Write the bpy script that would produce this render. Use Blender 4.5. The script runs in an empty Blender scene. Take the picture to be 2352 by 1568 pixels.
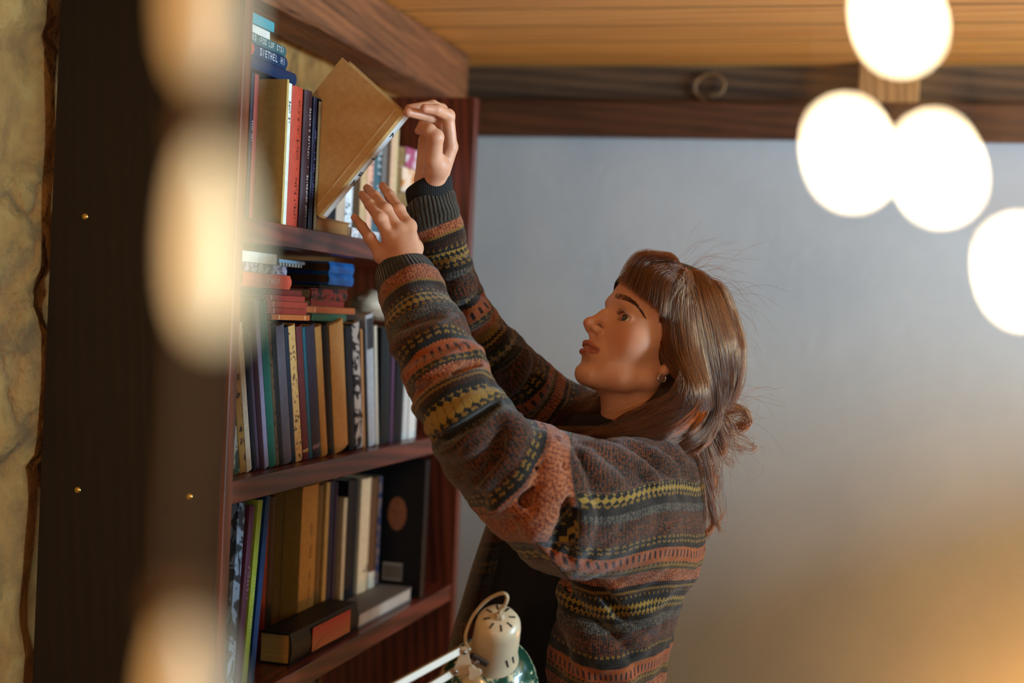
import bpy, math, random
import numpy as np
from mathutils import Matrix, Vector, Euler
random.seed(7); rng = np.random.default_rng(7)

# ------------------------------------------------------------------ camera
SC = bpy.context.scene
F = 50 / 36 * 2352.0
PITCH, ROLL, YAW = math.radians(.98), math.radians(2.7), math.radians(15.2)
H = .80                                   # distance of the bookcase front from the camera
CAM = np.array([0, 0, 1.5])
cf = np.array([0, math.cos(PITCH), -math.sin(PITCH)])
_r0 = np.array([1., 0, 0]); _u0 = np.array([0, math.sin(PITCH), math.cos(PITCH)])
cR = math.cos(ROLL) * _r0 + math.sin(ROLL) * _u0
cU = -math.sin(ROLL) * _r0 + math.cos(ROLL) * _u0
dS = np.array([math.sin(YAW), math.cos(YAW), 0]); dQ = np.array([math.cos(YAW), -math.sin(YAW), 0])
cam = bpy.data.cameras.new('camera'); cam_o = bpy.data.objects.new('camera', cam)
SC.collection.objects.link(cam_o)
cam.lens = 50; cam.sensor_width = 36; cam.clip_start = .02
M = Matrix.Identity(4)
for i in range(3):
    M[i][0] = cR[i]; M[i][1] = cU[i]; M[i][2] = -cf[i]; M[i][3] = CAM[i]
cam_o.matrix_world = M
cam.dof.use_dof = True; cam.dof.focus_distance = 1.93; cam.dof.aperture_fstop = 2.2
SC.camera = cam_o
SC.view_settings.view_transform = 'Standard'; SC.view_settings.look = 'None'
SC.view_settings.exposure = 0.0; SC.view_settings.gamma = 1.0; SC.view_settings.use_curve_mapping = False

# ------------------------------------------------------------------ world and the large lights
W = bpy.data.worlds.new('world'); SC.world = W; W.use_nodes = True
W.node_tree.nodes['Background'].inputs[0].default_value = (.60, .72, .95, 1)
W.node_tree.nodes['Background'].inputs[1].default_value = .12

def B(q, s, z):                            # bookcase frame -> world
    return CAM * [1, 1, 0] + q * dQ + s * dS + np.array([0, 0, z])

def area(name, q, s, z, tq, ts, tz, sx, sy, col, e):
    l = bpy.data.lights.new(name, 'AREA'); l.shape = 'RECTANGLE'; l.size = sx; l.size_y = sy
    l.color = col; l.energy = e
    o = bpy.data.objects.new(name, l); SC.collection.objects.link(o)
    p = Vector(B(q, s, z)); t = Vector(B(tq, ts, tz)); o.location = p
    o.rotation_euler = (t - p).to_track_quat('-Z', 'Y').to_euler(); return o
def bulb_light(name, q, s, z, r, col, e):
    l = bpy.data.lights.new(name, 'POINT'); l.shadow_soft_size = r; l.color = col; l.energy = e
    o = bpy.data.objects.new(name, l); SC.collection.objects.link(o); o.location = B(q, s, z); return o

area('window_daylight', 2.35, 1.95, 1.42, 0, 2.2, 1.35, 1.3, .95, (.53, .80, 1.0), 255)
area('window_daylight_front', 1.2, -2.15, 1.5, -.1, 2.2, 1.5, 1.0, .9, (.86, .92, 1.0), 6)
bulb_light('floor_lamp_glow', .50, 2.86, .62, .10, (1.0, .36, .07), 16.0)
bulb_light('warm_fill_left', -.55, -.10, 1.45, .12, (1.0, .50, .17), 20)  # added warm fill without a fixture, for the stone wall and face
def spot(name, q, s, z, tq, ts, tz, ang, col, e, r=.05):
    l = bpy.data.lights.new(name, 'SPOT'); l.spot_size = math.radians(ang); l.spot_blend = .8; l.color = col; l.energy = e; l.shadow_soft_size = r
    o = bpy.data.objects.new(name, l); SC.collection.objects.link(o)
    p = Vector(B(q, s, z)); t = Vector(B(tq, ts, tz)); o.location = p
    o.rotation_euler = (t - p).to_track_quat('-Z', 'Y').to_euler(); return o
spot('ceiling_fill', 1.3, 1.7, 1.05, .15, 2.75, 2.08, 80, (1.0, .62, .26), 72)  # added warm spot without a fixture, brightens the ceiling

# ------------------------------------------------------------------ pixel readings -> places
def ray(x, y): return cf + (x - 1176) / F * cR - (y - 784) / F * cU
def P(x, y, Z): return CAM + Z * ray(x, y)
def Kq(x, y, q):                           # on the plane q: -> s, z
    v = ray(x, y); t = q / (v @ dQ); p = CAM + t * v; return p @ dS, p[2]
def Kz(x, y, z):                           # on the height z: -> q, s
    v = ray(x, y); t = (z - 1.5) / v[2]; p = CAM + t * v; return p @ dQ, p @ dS
def Ks(x, y, s):
    v = ray(x, y); t = s / (v @ dS); p = CAM + t * v; return p @ dQ, p[2]
def projx(q, s, z):
    v = B(q, s, z) - CAM; return 1176 + F * (v @ cR) / (v @ cf)
def S(x, z, q):                            # s of image column x at height z on plane q
    lo, hi = 1.0, 6.0
    for _ in range(40):
        m = (lo + hi) / 2
        if projx(q, m, z) < x: lo = m
        else: hi = m
    return lo

# ------------------------------------------------------------------ materials
def lin(h):
    h = h.lstrip('#'); c = [int(h[i:i + 2], 16) / 255 for i in (0, 2, 4)]
    return tuple(((x + .055) / 1.055) ** 2.4 if x > .04045 else x / 12.92 for x in c) + (1,)
class NT:
    def __init__(s, name):
        s.m = bpy.data.materials.new(name); s.m.use_nodes = True
        s.t = s.m.node_tree; s.b = s.t.nodes['Principled BSDF']; s.out = s.t.nodes['Material Output']
    def n(s, typ, **kw):
        o = s.t.nodes.new(typ)
        for k, v in kw.items():
            if k.startswith('i_'): o.inputs[k[2:].replace('_', ' ')].default_value = v
            elif k.startswith('I'): o.inputs[int(k[1:])].default_value = v
            else: setattr(o, k, v)
        return o
    def l(s, a, b): s.t.links.new(a, b)
    def math(s, op, a, b=None, c=None):
        o = s.n('ShaderNodeMath', operation=op)
        for i, v in enumerate((a, b, c)):
            if v is None: continue
            if isinstance(v, (int, float)): o.inputs[i].default_value = v
            else: s.l(v, o.inputs[i])
        return o.outputs[0]
    def ramp(s, fac, stops, interp='LINEAR'):
        o = s.n('ShaderNodeValToRGB'); r = o.color_ramp; r.interpolation = interp
        while len(r.elements) < len(stops): r.elements.new(.5)
        for e, (p, c) in zip(r.elements, stops): e.position = p
        for e, (p, c) in zip(r.elements, stops): e.color = c if len(c) == 4 else (*c, 1)
        s.l(fac, o.inputs[0]); return o.outputs[0]
    def mix(s, f, a, b, bt='MIX'):
        o = s.n('ShaderNodeMix', data_type='RGBA', blend_type=bt)
        for i, v in ((0, f), (6, a), (7, b)):
            if isinstance(v, (int, float, tuple)): o.inputs[i].default_value = v
            else: s.l(v, o.inputs[i])
        return o.outputs[2]
    def coord(s, scale=(1, 1, 1), rot=(0, 0, 0), kind='Object'):
        c = s.n('ShaderNodeTexCoord'); m = s.n('ShaderNodeMapping')
        m.inputs['Scale'].default_value = scale; m.inputs['Rotation'].default_value = rot
        s.l(c.outputs[kind], m.inputs[0]); return m.outputs[0]
    def noise(s, vec, scale, detail=4, rough=.55, dist=0):
        o = s.n('ShaderNodeTexNoise'); o.inputs['Scale'].default_value = scale
        o.inputs['Detail'].default_value = detail; o.inputs['Roughness'].default_value = rough
        o.inputs['Distortion'].default_value = dist
        s.l(vec, o.inputs['Vector']); return o.outputs['Fac']
    def bump(s, h, st, dist=.01):
        o = s.n('ShaderNodeBump'); o.inputs['Strength'].default_value = st
        o.inputs['Distance'].default_value = dist
        s.l(h, o.inputs['Height']); s.l(o.outputs[0], s.b.inputs['Normal'])
    def col(s, c): s.l(c, s.b.inputs['Base Color'])

_cache = {}
def plain(hexc, rough=.6, spec=.5, var=.12, metal=0.0, bump=0.0, bs=300):
    k = ('p', hexc, rough, spec, var, metal, bump)
    if k in _cache: return _cache[k]
    m = NT('paint_' + hexc.strip('#')); c = lin(hexc)
    n = m.noise(m.coord(), 60, 5, .65)
    m.col(m.ramp(n, [(.3, tuple(x * (1 - var) for x in c[:3])), (.7, tuple(min(1, x * (1 + var)) for x in c[:3]))]))
    m.b.inputs['Roughness'].default_value = rough; m.b.inputs['Metallic'].default_value = metal
    m.b.inputs['Specular IOR Level'].default_value = spec
    if bump: m.bump(m.noise(m.coord(), bs, 3), bump, .002)
    _cache[k] = m.m; return m.m

def wood(name, light, dark, axis='Y', sc=1.0, rough=.45, knots=True, bump=.25, ring=1.0, wv=.35):
    if name in _cache: return _cache[name]
    m = NT(name); s = [14 * sc] * 3; s['XYZ'.index(axis)] = 1.1 * sc
    v = m.coord(tuple(s))
    n1 = m.noise(v, 1.6, 6, .6, .9)
    w = m.n('ShaderNodeTexWave', wave_type='BANDS', bands_direction='DIAGONAL')
    w.inputs['Scale'].default_value = 2.2 * ring; w.inputs['Distortion'].default_value = 5.5
    w.inputs['Detail'].default_value = 3; w.inputs['Detail Scale'].default_value = .7
    m.l(v, w.inputs['Vector'])
    fine = m.noise(m.coord(tuple(x * 7 for x in s)), 3, 3, .6)
    h = m.math('MULTIPLY_ADD', w.outputs['Fac'], wv, m.math('MULTIPLY', n1, 1.1 - wv))
    h2 = m.math('MULTIPLY_ADD', fine, .25, m.math('MULTIPLY', h, .85))
    m.col(m.ramp(h2, [(.28, lin(dark)), (.75, lin(light))]))
    m.b.inputs['Roughness'].default_value = rough
    m.bump(h2, bump, .004)
    _cache[name] = m.m; return m.m

def pages_mat(hexc):
    k = 'pg' + hexc
    if k in _cache: return _cache[k]
    m = NT('pages_' + hexc.strip('#')); c = lin(hexc)
    n = m.noise(m.coord((2, 900, 2)), 1, 2, .5); n2 = m.noise(m.coord(), 25, 4)
    x = m.math('MULTIPLY_ADD', n, .6, m.math('MULTIPLY', n2, .4))
    m.col(m.ramp(x, [(.3, tuple(v * .6 for v in c[:3])), (.7, c)]))
    m.b.inputs['Roughness'].default_value = .85; m.bump(n, .3, .001)
    _cache[k] = m.m; return m.m

def cover_mat(c1, c2=None, kind='plain', rough=.45, scale=40):
    """book covers; kinds: plain, floral, blotch, stripes (printed jacket designs)"""
    k = ('c', c1, c2, kind, rough, scale)
    if k in _cache: return _cache[k]
    m = NT('cover_' + kind + '_' + c1.strip('#')); a = lin(c1)
    if kind == 'plain' or c2 is None:
        n = m.noise(m.coord(), 90, 5, .7)
        m.col(m.ramp(n, [(.25, tuple(x * .82 for x in a[:3])), (.75, tuple(min(1, x * 1.12) for x in a[:3]))]))
    elif kind == 'floral':
        v = m.n('ShaderNodeTexVoronoi', feature='SMOOTH_F1'); v.inputs['Scale'].default_value = scale
        m.l(m.coord(), v.inputs['Vector'])
        n = m.noise(m.coord(), scale * 1.4, 4, .6, 2.5)
        m.col(m.ramp(m.math('MULTIPLY_ADD', v.outputs['Distance'], .6, m.math('MULTIPLY', n, .6)),
                     [(.42, lin(c2)), (.5, a)], 'LINEAR'))
    elif kind == 'blotch':
        n = m.noise(m.coord(), scale, 3, .5, 1.0); m.col(m.ramp(n, [(.46, a), (.52, lin(c2))]))
    elif kind == 'stripes':
        w = m.n('ShaderNodeTexWave', wave_type='BANDS', bands_direction='Z'); w.inputs['Scale'].default_value = scale
        w.inputs['Distortion'].default_value = 2; m.l(m.coord(), w.inputs['Vector'])
        m.col(m.ramp(w.outputs['Fac'], [(.5, a), (.6, lin(c2))]))
    m.b.inputs['Roughness'].default_value = rough + .1; m.b.inputs['Specular IOR Level'].default_value = .22
    m.bump(m.noise(m.coord(), 700, 2), .08, .001)
    _cache[k] = m.m; return m.m

# ------------------------------------------------------------------ mesh helpers
class MB:
    def __init__(s): s.v = []; s.f = []
    def add(s, vs, fs):
        o = len(s.v); s.v += [tuple(map(float, v)) for v in vs]; s.f += [tuple(i + o for i in f) for f in fs]; return s
    def box(s, x0, x1, y0, y1, z0, z1, M=None):
        vs = [Vector((x, y, z)) for z in (z0, z1) for y in (y0, y1) for x in (x0, x1)]
        if M is not None: vs = [M @ v for v in vs]
        return s.add(vs, [(0, 2, 3, 1), (4, 5, 7, 6), (0, 1, 5, 4), (2, 6, 7, 3), (0, 4, 6, 2), (1, 3, 7, 5)])
    def ring_loft(s, rings, cap=True, closed=True):
        n = len(rings[0]); vs = [p for r in rings for p in r]; fs = []
        for i in range(len(rings) - 1):
            for j in range(n if closed else n - 1):
                k = (j + 1) % n
                fs.append((i * n + j, i * n + k, (i + 1) * n + k, (i + 1) * n + j))
        if cap: fs += [tuple(range(n))[::-1], tuple((len(rings) - 1) * n + j for j in range(n))]
        return s.add(vs, fs)
    def lathe(s, prof, n=32, M=None, cap=True):
        rings = []
        for r, z in prof:
            rg = [Vector((r * math.cos(2 * math.pi * j / n), r * math.sin(2 * math.pi * j / n), z)) for j in range(n)]
            if M is not None: rg = [M @ p for p in rg]
            rings.append(rg)
        return s.ring_loft(rings, cap)
    def tube(s, pts, rad, n=10, cap=True):
        pts = [Vector(p) for p in pts]; rads = rad if hasattr(rad, '__len__') else [rad] * len(pts)
        up = Vector((0, 0, 1)); rings = []; prev = None
        for i, p in enumerate(pts):
            t = (pts[min(i + 1, len(pts) - 1)] - pts[max(i - 1, 0)]).normalized()
            if prev is None:
                a = t.orthogonal().normalized()
            else:
                a = (prev - t * prev.dot(t)).normalized()
            prev = a; b = t.cross(a)
            rings.append([p + rads[i] * (math.cos(2 * math.pi * j / n) * a + math.sin(2 * math.pi * j / n) * b) for j in range(n)])
        return s.ring_loft(rings, cap)
    def mesh(s, name):
        me = bpy.data.meshes.new(name); me.from_pydata(s.v, [], s.f); me.update(); return me
    def build(s, name, mat, parent=None, smooth=False, bevel=0, coll=None):
        me = s.mesh(name); me.materials.append(mat)
        return link(name, me, parent, smooth, bevel)
def link(name, me, parent=None, smooth=False, bevel=0):
    o = bpy.data.objects.new(name, me); SC.collection.objects.link(o)
    if parent is not None: o.parent = parent
    if smooth:
        for p in me.polygons: p.use_smooth = True
    if bevel:
        b = o.modifiers.new('bevel', 'BEVEL'); b.width = bevel; b.segments = 2; b.limit_method = 'ANGLE'
        for p in me.polygons: p.use_smooth = True
        b.harden_normals = False
        w = o.modifiers.new('wn', 'WEIGHTED_NORMAL')
    return o
def empty(name, loc=(0, 0, 0), label=None, cat=None, group=None, rot=None):
    o = bpy.data.objects.new(name, None); SC.collection.objects.link(o); o.location = loc
    o.empty_display_size = .05
    if rot is not None: o.rotation_euler = rot
    tag(o, label, cat, group); return o
def tag(o, label=None, cat=None, group=None, kind=None):
    for k, v in (('label', label), ('category', cat), ('group', group), ('kind', kind)):
        if v: o[k] = v
    return o
def catmull(pts, n):
    pts = np.asarray(pts, float); m = len(pts)
    if m == 2: t = np.linspace(0, 1, n)[:, None]; return pts[0] * (1 - t) + pts[1] * t
    q = np.vstack([2 * pts[0] - pts[1], pts, 2 * pts[-1] - pts[-2]])
    u = np.linspace(0, m - 1 - 1e-9, n); i = u.astype(int); t = (u - i)[:, None]
    a, b, c, d = q[i], q[i + 1], q[i + 2], q[i + 3]
    return .5 * (2 * b + (c - a) * t + (2 * a - 5 * b + 4 * c - d) * t ** 2 + (3 * b - a - 3 * c + d) * t ** 3)

# ------------------------------------------------------------------ the room (built in the bookcase frame)
ROT = (0, 0, -YAW)
def room(name, mb, mat, bevel=0):
    o = mb.build(name, mat, bevel=bevel); o.rotation_euler = ROT; o['kind'] = 'structure'; return o
S0, S1, Q0, Q1, ZC = -2.3, 3.15, -1.075, 2.2, 2.08

def plaster():
    m = NT('blue_white_plaster'); v = m.coord()
    n = m.noise(v, 3, 5, .6); f = m.noise(v, 45, 4, .6)
    m.col(m.ramp(n, [(.3, lin('#a2b5c6')), (.7, lin('#afc1d0'))]))
    m.b.inputs['Roughness'].default_value = .8
    m.bump(m.math('MULTIPLY_ADD', f, .5, m.math('MULTIPLY', n, .8)), .22, .010); return m.m
def stone():
    m = NT('rough_stone'); v = m.coord((1, 1, 1))
    vo = m.n('ShaderNodeTexVoronoi', feature='DISTANCE_TO_EDGE'); vo.inputs['Scale'].default_value = 4.5
    wr = m.n('ShaderNodeVectorMath', operation='MULTIPLY_ADD')
    nn = m.n('ShaderNodeTexNoise'); nn.inputs['Scale'].default_value = 6; nn.inputs['Detail'].default_value = 5
    m.l(v, nn.inputs['Vector']); m.l(nn.outputs['Color'], wr.inputs[0]); wr.inputs[1].default_value = (.25, .25, .25); m.l(v, wr.inputs[2])
    m.l(wr.outputs[0], vo.inputs['Vector'])
    n = m.noise(v, 14, 8, .65, .4)
    m.col(m.mix(m.math('MULTIPLY', m.ramp(vo.outputs['Distance'], [(.0, (1, 1, 1)), (.05, (0, 0, 0))]), .5),
                m.ramp(n, [(.3, lin('#80582c')), (.55, lin('#a8793c')), (.75, lin('#b68f54'))]), lin('#54442f')))
    m.b.inputs['Roughness'].default_value = .9
    h = m.math('MULTIPLY_ADD', m.ramp(vo.outputs['Distance'], [(0, (0, 0, 0)), (.12, (1, 1, 1))]), .6, n)
    m.bump(h, .9, .03); return m.m
M_PL, M_ST = plaster(), stone()
# back wall: plaster below, boarded strip set back above it
room('wall_back', MB().box(Q0, Q1, S1, S1 + .1, 0, 1.93), M_PL)
m_strip = wood('old_board', '#5d4630', '#221910', 'X', .8, .85)
room('wall_back_boarding', MB().box(Q0, Q1, S1 + .03, S1 + .1, 1.93, ZC), m_strip)
room('wall_right', MB().box(Q1, Q1 + .1, S0, 1.25, 0, ZC).box(Q1, Q1 + .1, 2.65, S1 + .1, 0, ZC)
     .box(Q1, Q1 + .1, 1.25, 2.65, 0, .92).box(Q1, Q1 + .1, 1.25, 2.65, 1.92, ZC), M_PL)
room('window_1', MB().box(Q1 + .02, Q1 + .07, 1.25, 1.30, .92, 1.92).box(Q1 + .02, Q1 + .07, 2.60, 2.65, .92, 1.92)
     .box(Q1 + .02, Q1 + .07, 1.30, 2.60, .92, .97).box(Q1 + .02, Q1 + .07, 1.30, 2.60, 1.87, 1.92)
     .box(Q1 + .03, Q1 + .06, 1.93, 1.97, .97, 1.87), wood('window_wood', '#6b4630', '#3a2416', 'Z'))
room('wall_front', MB().box(Q0, Q1, S0 - .1, S0, 0, ZC), M_PL)
room('floor', MB().box(Q0 - .3, Q1 + .1, S0 - .1, S1 + .1, -.05, 0), wood('floor_boards', '#6a4326', '#321d10', 'Y'))
# stone wall, modelled relief
gy, gz = 300, 120
ys = np.linspace(S0, S1, gy); zs = np.linspace(0, ZC, gz)
YY, ZZ = np.meshgrid(ys, zs, indexing='ij')
rel = np.zeros_like(YY); r2 = np.random.default_rng(3)
cs = r2.uniform([S0, 0], [S1, ZC], (230, 2)); hh = r2.uniform(-1, 1, 230)
dd = np.sqrt((YY[..., None] - cs[:, 0]) ** 2 + ((ZZ[..., None] - cs[:, 1]) * 1.5) ** 2); idx = np.argsort(dd, -1)[..., :2]
d1 = np.take_along_axis(dd, idx, -1); edge = np.clip((d1[..., 1] - d1[..., 0]) / .04, 0, 1)
rel = edge * (.012 + .006 * hh[idx[..., 0]]) + .003 * np.sin(31 * YY + 17 * ZZ) * np.sin(23 * ZZ - 9 * YY)
sw = MB(); vs = np.stack([Q0 - .012 + rel, YY, ZZ], -1).reshape(-1, 3)
fs = [(i * gz + j, (i + 1) * gz + j, (i + 1) * gz + j + 1, i * gz + j + 1) for i in range(gy - 1) for j in range(gz - 1)]
sw.add(vs, fs); sw.box(Q0 - .2, Q0 - .03, S0, S1, 0, ZC)
o = room('wall_left', sw, M_ST)
for p in o.data.polygons: p.use_smooth = True
# ceiling of honey boards, laid parallel to the back wall, groove shade painted as dark flush strips
m_ceil = wood('honey_pine', '#e6b060', '#b87830', 'X', .7, .45, bump=.12, ring=.8)
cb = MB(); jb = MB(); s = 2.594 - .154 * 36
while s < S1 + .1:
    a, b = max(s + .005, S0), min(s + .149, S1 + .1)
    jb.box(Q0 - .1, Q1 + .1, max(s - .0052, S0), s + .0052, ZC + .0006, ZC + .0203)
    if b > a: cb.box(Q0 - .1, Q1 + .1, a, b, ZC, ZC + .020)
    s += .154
room('ceiling', cb, m_ceil)
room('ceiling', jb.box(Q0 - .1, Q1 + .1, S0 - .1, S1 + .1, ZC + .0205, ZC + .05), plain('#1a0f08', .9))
# beams
m_beamdark = wood('charred_beam', '#56341e', '#0d0806', 'X', 1.1, .55, bump=.6, ring=.7, wv=.2)
m_beam = wood('old_brown_beam', '#8a5530', '#2a150b', 'Y', 1.3, .6, bump=.6, ring=.8, wv=.12)
def beam(name, x0, x1, y0, y1, z0, z1, ax, mat, lab, cat='beam', amp=.002, seg=60):
    mb = MB(); rings = []; rr = np.random.default_rng(abs(hash(name)) % 1 + 11)
    for k in range(seg + 1):
        t = k / seg; wv = [amp * (math.sin(9 * t + i * 1.7) + .6 * math.sin(23 * t + i * 2.9) + .5 * rr.normal()) for i in range(8)]
        c = .006
        if ax == 'Y':
            y = y0 + (y1 - y0) * t
            q = [(x0 + c, z0), (x1 - c, z0), (x1, z0 + c), (x1, z1 - c), (x1 - c, z1), (x0 + c, z1), (x0, z1 - c), (x0, z0 + c)]
            rings.append([(a + (wv[i] if i < 4 else 0), y, b + (wv[(i + 3) % 8] if i < 3 else 0)) for i, (a, b) in enumerate(q)])
        else:
            x = x0 + (x1 - x0) * t
            q = [(y0, z0 + c), (y0 + c, z0), (y1 - c, z0), (y1, z0 + c), (y1, z1 - c), (y1 - c, z1), (y0 + c, z1), (y0, z1 - c)]
            rings.append([(x, a + (wv[i] if i in (0, 7) else 0), b + (wv[(i + 3) % 8] if i in (0, 1, 6, 7) else 0)) for i, (a, b) in enumerate(q)])
    mb.ring_loft(rings); o = mb.build(name, mat); o.rotation_euler = ROT
    tag(o, lab, cat); return o
beam('ceiling_beam', -1.055, -.95, .55, 3.02, 1.962, 2.078, 'Y', m_beam,
     'thick weathered brown timber beam under the ceiling above the bookcase', amp=.0012)
beam('wall_beam', Q0 + .03, Q1 - .02, S1 - .035, S1 + .02, 1.912, 1.992, 'X', m_beamdark,
     'dark charred timber beam along the top of the plaster wall', amp=.001)
o = MB().box(-.11, .015, S1 - .03, S1 + .03, 1.992, 2.078).build('joist_end', wood('joist_wood', '#b08650', '#7b5630', 'Z', 1, .7), bevel=.003)
o.rotation_euler = ROT; tag(o, 'short pale sawn joist end resting on the dark wall beam', 'joist')
# a curl of bent cane against the boarding
pts = [(-.43 + .040 * (1 - t * .35) * math.cos(4.5 - 6.2 * t), S1 + .022 - .012 * t, 2.032 + .032 * (1 - t * .3) * math.sin(4.5 - 6.2 * t)) for t in np.linspace(0, 1, 40)]
o = MB().tube(pts, .0035, 8).build('wood_curl', plain('#7a5b38', .7), smooth=True); o.rotation_euler = ROT
tag(o, 'small curl of bent cane stuck on the boarding above the wall beam', 'ornament')

# unseen chest added at the right to keep window light off the lower wall
ch = empty('shading_chest', (0, 0, 0), 'added tall wooden chest of drawers beyond the right edge, shading the lower wall', 'chest of drawers', rot=ROT)
m_chest = wood('chest_wood', '#6b4630', '#3a2416', 'Y')
MB().box(1.42, 1.80, 1.75, 3.10, .06, 1.50).build('body', m_chest, ch, bevel=.003)
MB().box(1.40, 1.82, 1.73, 3.12, 1.50, 1.525).build('top', m_chest, ch, bevel=.003)
for y in (1.79, 3.0):
    for x in (1.45, 1.72): MB().box(x, x + .05, y, y + .05, 0, .0595).build('foot', m_chest, ch)
for k in range(4):
    d_ = MB().box(1.402, 1.4195, 1.78, 3.07, .09 + k * .35, .42 + k * .35).build('drawer', m_chest, ch, bevel=.003)
    for y in (2.1, 2.75): MB().lathe([(.010, 0), (.008, .010), (.014, .022), (.001, .028)], 16, Matrix.Translation((1.402, y, .255 + k * .35)) @ Matrix.Rotation(-math.pi / 2, 4, 'Y')).build('knob', plain('#b08a4a', .3, metal=1.0), d_, smooth=True)

# ------------------------------------------------------------------ bookcase
Z1, Z2, Z3, Z4 = 1.610, 1.276, .983, .62
BS0, BS1 = 1.615, 2.60
m_case = wood('mahogany', '#6c301e', '#240e08', 'Z', 1.0, .33, bump=.06)
m_case_h = wood('mahogany_shelf', '#703222', '#2a110b', 'Y', 1.0, .30, bump=.10)
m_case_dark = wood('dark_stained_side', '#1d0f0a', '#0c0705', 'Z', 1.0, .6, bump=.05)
bc = empty('bookcase', (0, 0, 0), 'dark mahogany open bookcase standing against the stone wall', 'bookcase', rot=ROT)
SD = .262
MB().box(-H - SD, -H, BS0, BS0 + .022, .0, 2.04).build('side_panel', m_case, bc, bevel=.0015)
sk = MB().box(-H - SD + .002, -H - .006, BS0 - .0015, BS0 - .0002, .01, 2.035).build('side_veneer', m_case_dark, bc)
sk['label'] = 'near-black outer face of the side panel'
MB().box(-H - SD, -H, BS1, BS1 + .024, 0, 1.915).build('side_panel', m_case, bc, bevel=.0015)
for z in (Z1, Z2, Z3, Z4, .28):
    MB().box(-H - SD + .004, -H - .003, BS0 + .0225, BS1 - .0005, z - .030, z).build('shelf', m_case_h, bc, bevel=.0015)
brass = plain('#d8b468', .3, metal=1.0)
for (x, y) in ((195, 497), (178, 1125), (435, 1140)):
    q, z = Ks(x, y, BS0 - .002)
    MB().lathe([(.0045, 0), (.0045, .001), (.003, .0022), (.0005, .0025)], 14,
               Matrix.Translation((q, BS0 - .0015, z)) @ Matrix.Rotation(math.pi / 2, 4, 'X')).build('screw', brass, bc, smooth=True)

# ------------------------------------------------------------------ books
def text_mesh(txt, size, name='lettering', mat=None, parent=None, M=None, squash=1.0):
    c = bpy.data.curves.new('t', 'FONT'); c.body = txt; c.size = size; c.extrude = .0002
    c.align_x = 'CENTER'; c.align_y = 'CENTER'; c.resolution_u = 3
    t = bpy.data.objects.new('t', c)
    me = bpy.data.meshes.new_from_object(t); bpy.data.objects.remove(t); me.name = name
    me.materials.clear(); me.materials.append(mat)
    me.transform((M or Matrix()) @ Matrix.Diagonal((1, squash, 1, 1)))
    return link(name, me, parent)
GL = {'I': [(.44, 0, .56, 1)], 'L': [(.1, 0, .24, 1), (.1, 0, .85, .14)], 'T': [(.43, 0, .57, 1), (.05, .86, .95, 1)], 'H': [(.1, 0, .24, 1), (.76, 0, .9, 1), (.1, .43, .9, .57)],
      'E': [(.1, 0, .24, 1), (.1, 0, .85, .14), (.1, .43, .75, .57), (.1, .86, .85, 1)], 'O': [(.1, 0, .24, 1), (.76, 0, .9, 1), (.1, 0, .9, .14), (.1, .86, .9, 1)],
      'U': [(.1, 0, .24, 1), (.76, 0, .9, 1), (.1, 0, .9, .14)], 'F': [(.1, 0, .24, 1), (.1, .43, .75, .57), (.1, .86, .85, 1)], '.': [(.35, .35, .65, .65)]}
def small_print(pat, size, mat, parent, M, seed):
    """a line of print too small to read: 'x' one character, ' ' a gap, '.' a dot"""
    rr = random.Random(seed); mb = MB(); W_ = size * .62; n = len(pat)
    for i, ch in enumerate(pat):
        if ch == ' ': continue
        g = GL['.'] if ch == '.' else GL[rr.choice('ILTHEOUF')]
        for a, b, c, d in g:
            mb.box((i - n / 2 + a * .85) * W_, (i - n / 2 + c * .85) * W_, (b - .5) * size * .72, (d - .5) * size * .72, 0, .0002, M)
    return mb.build('lettering', mat, parent)
def M3(cols, loc):
    m = Matrix.Identity(4)
    for j, c in enumerate(cols):
        for i in range(3): m[i][j] = c[i]
    for i in range(3): m[i][3] = loc[i]
    return m

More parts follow.
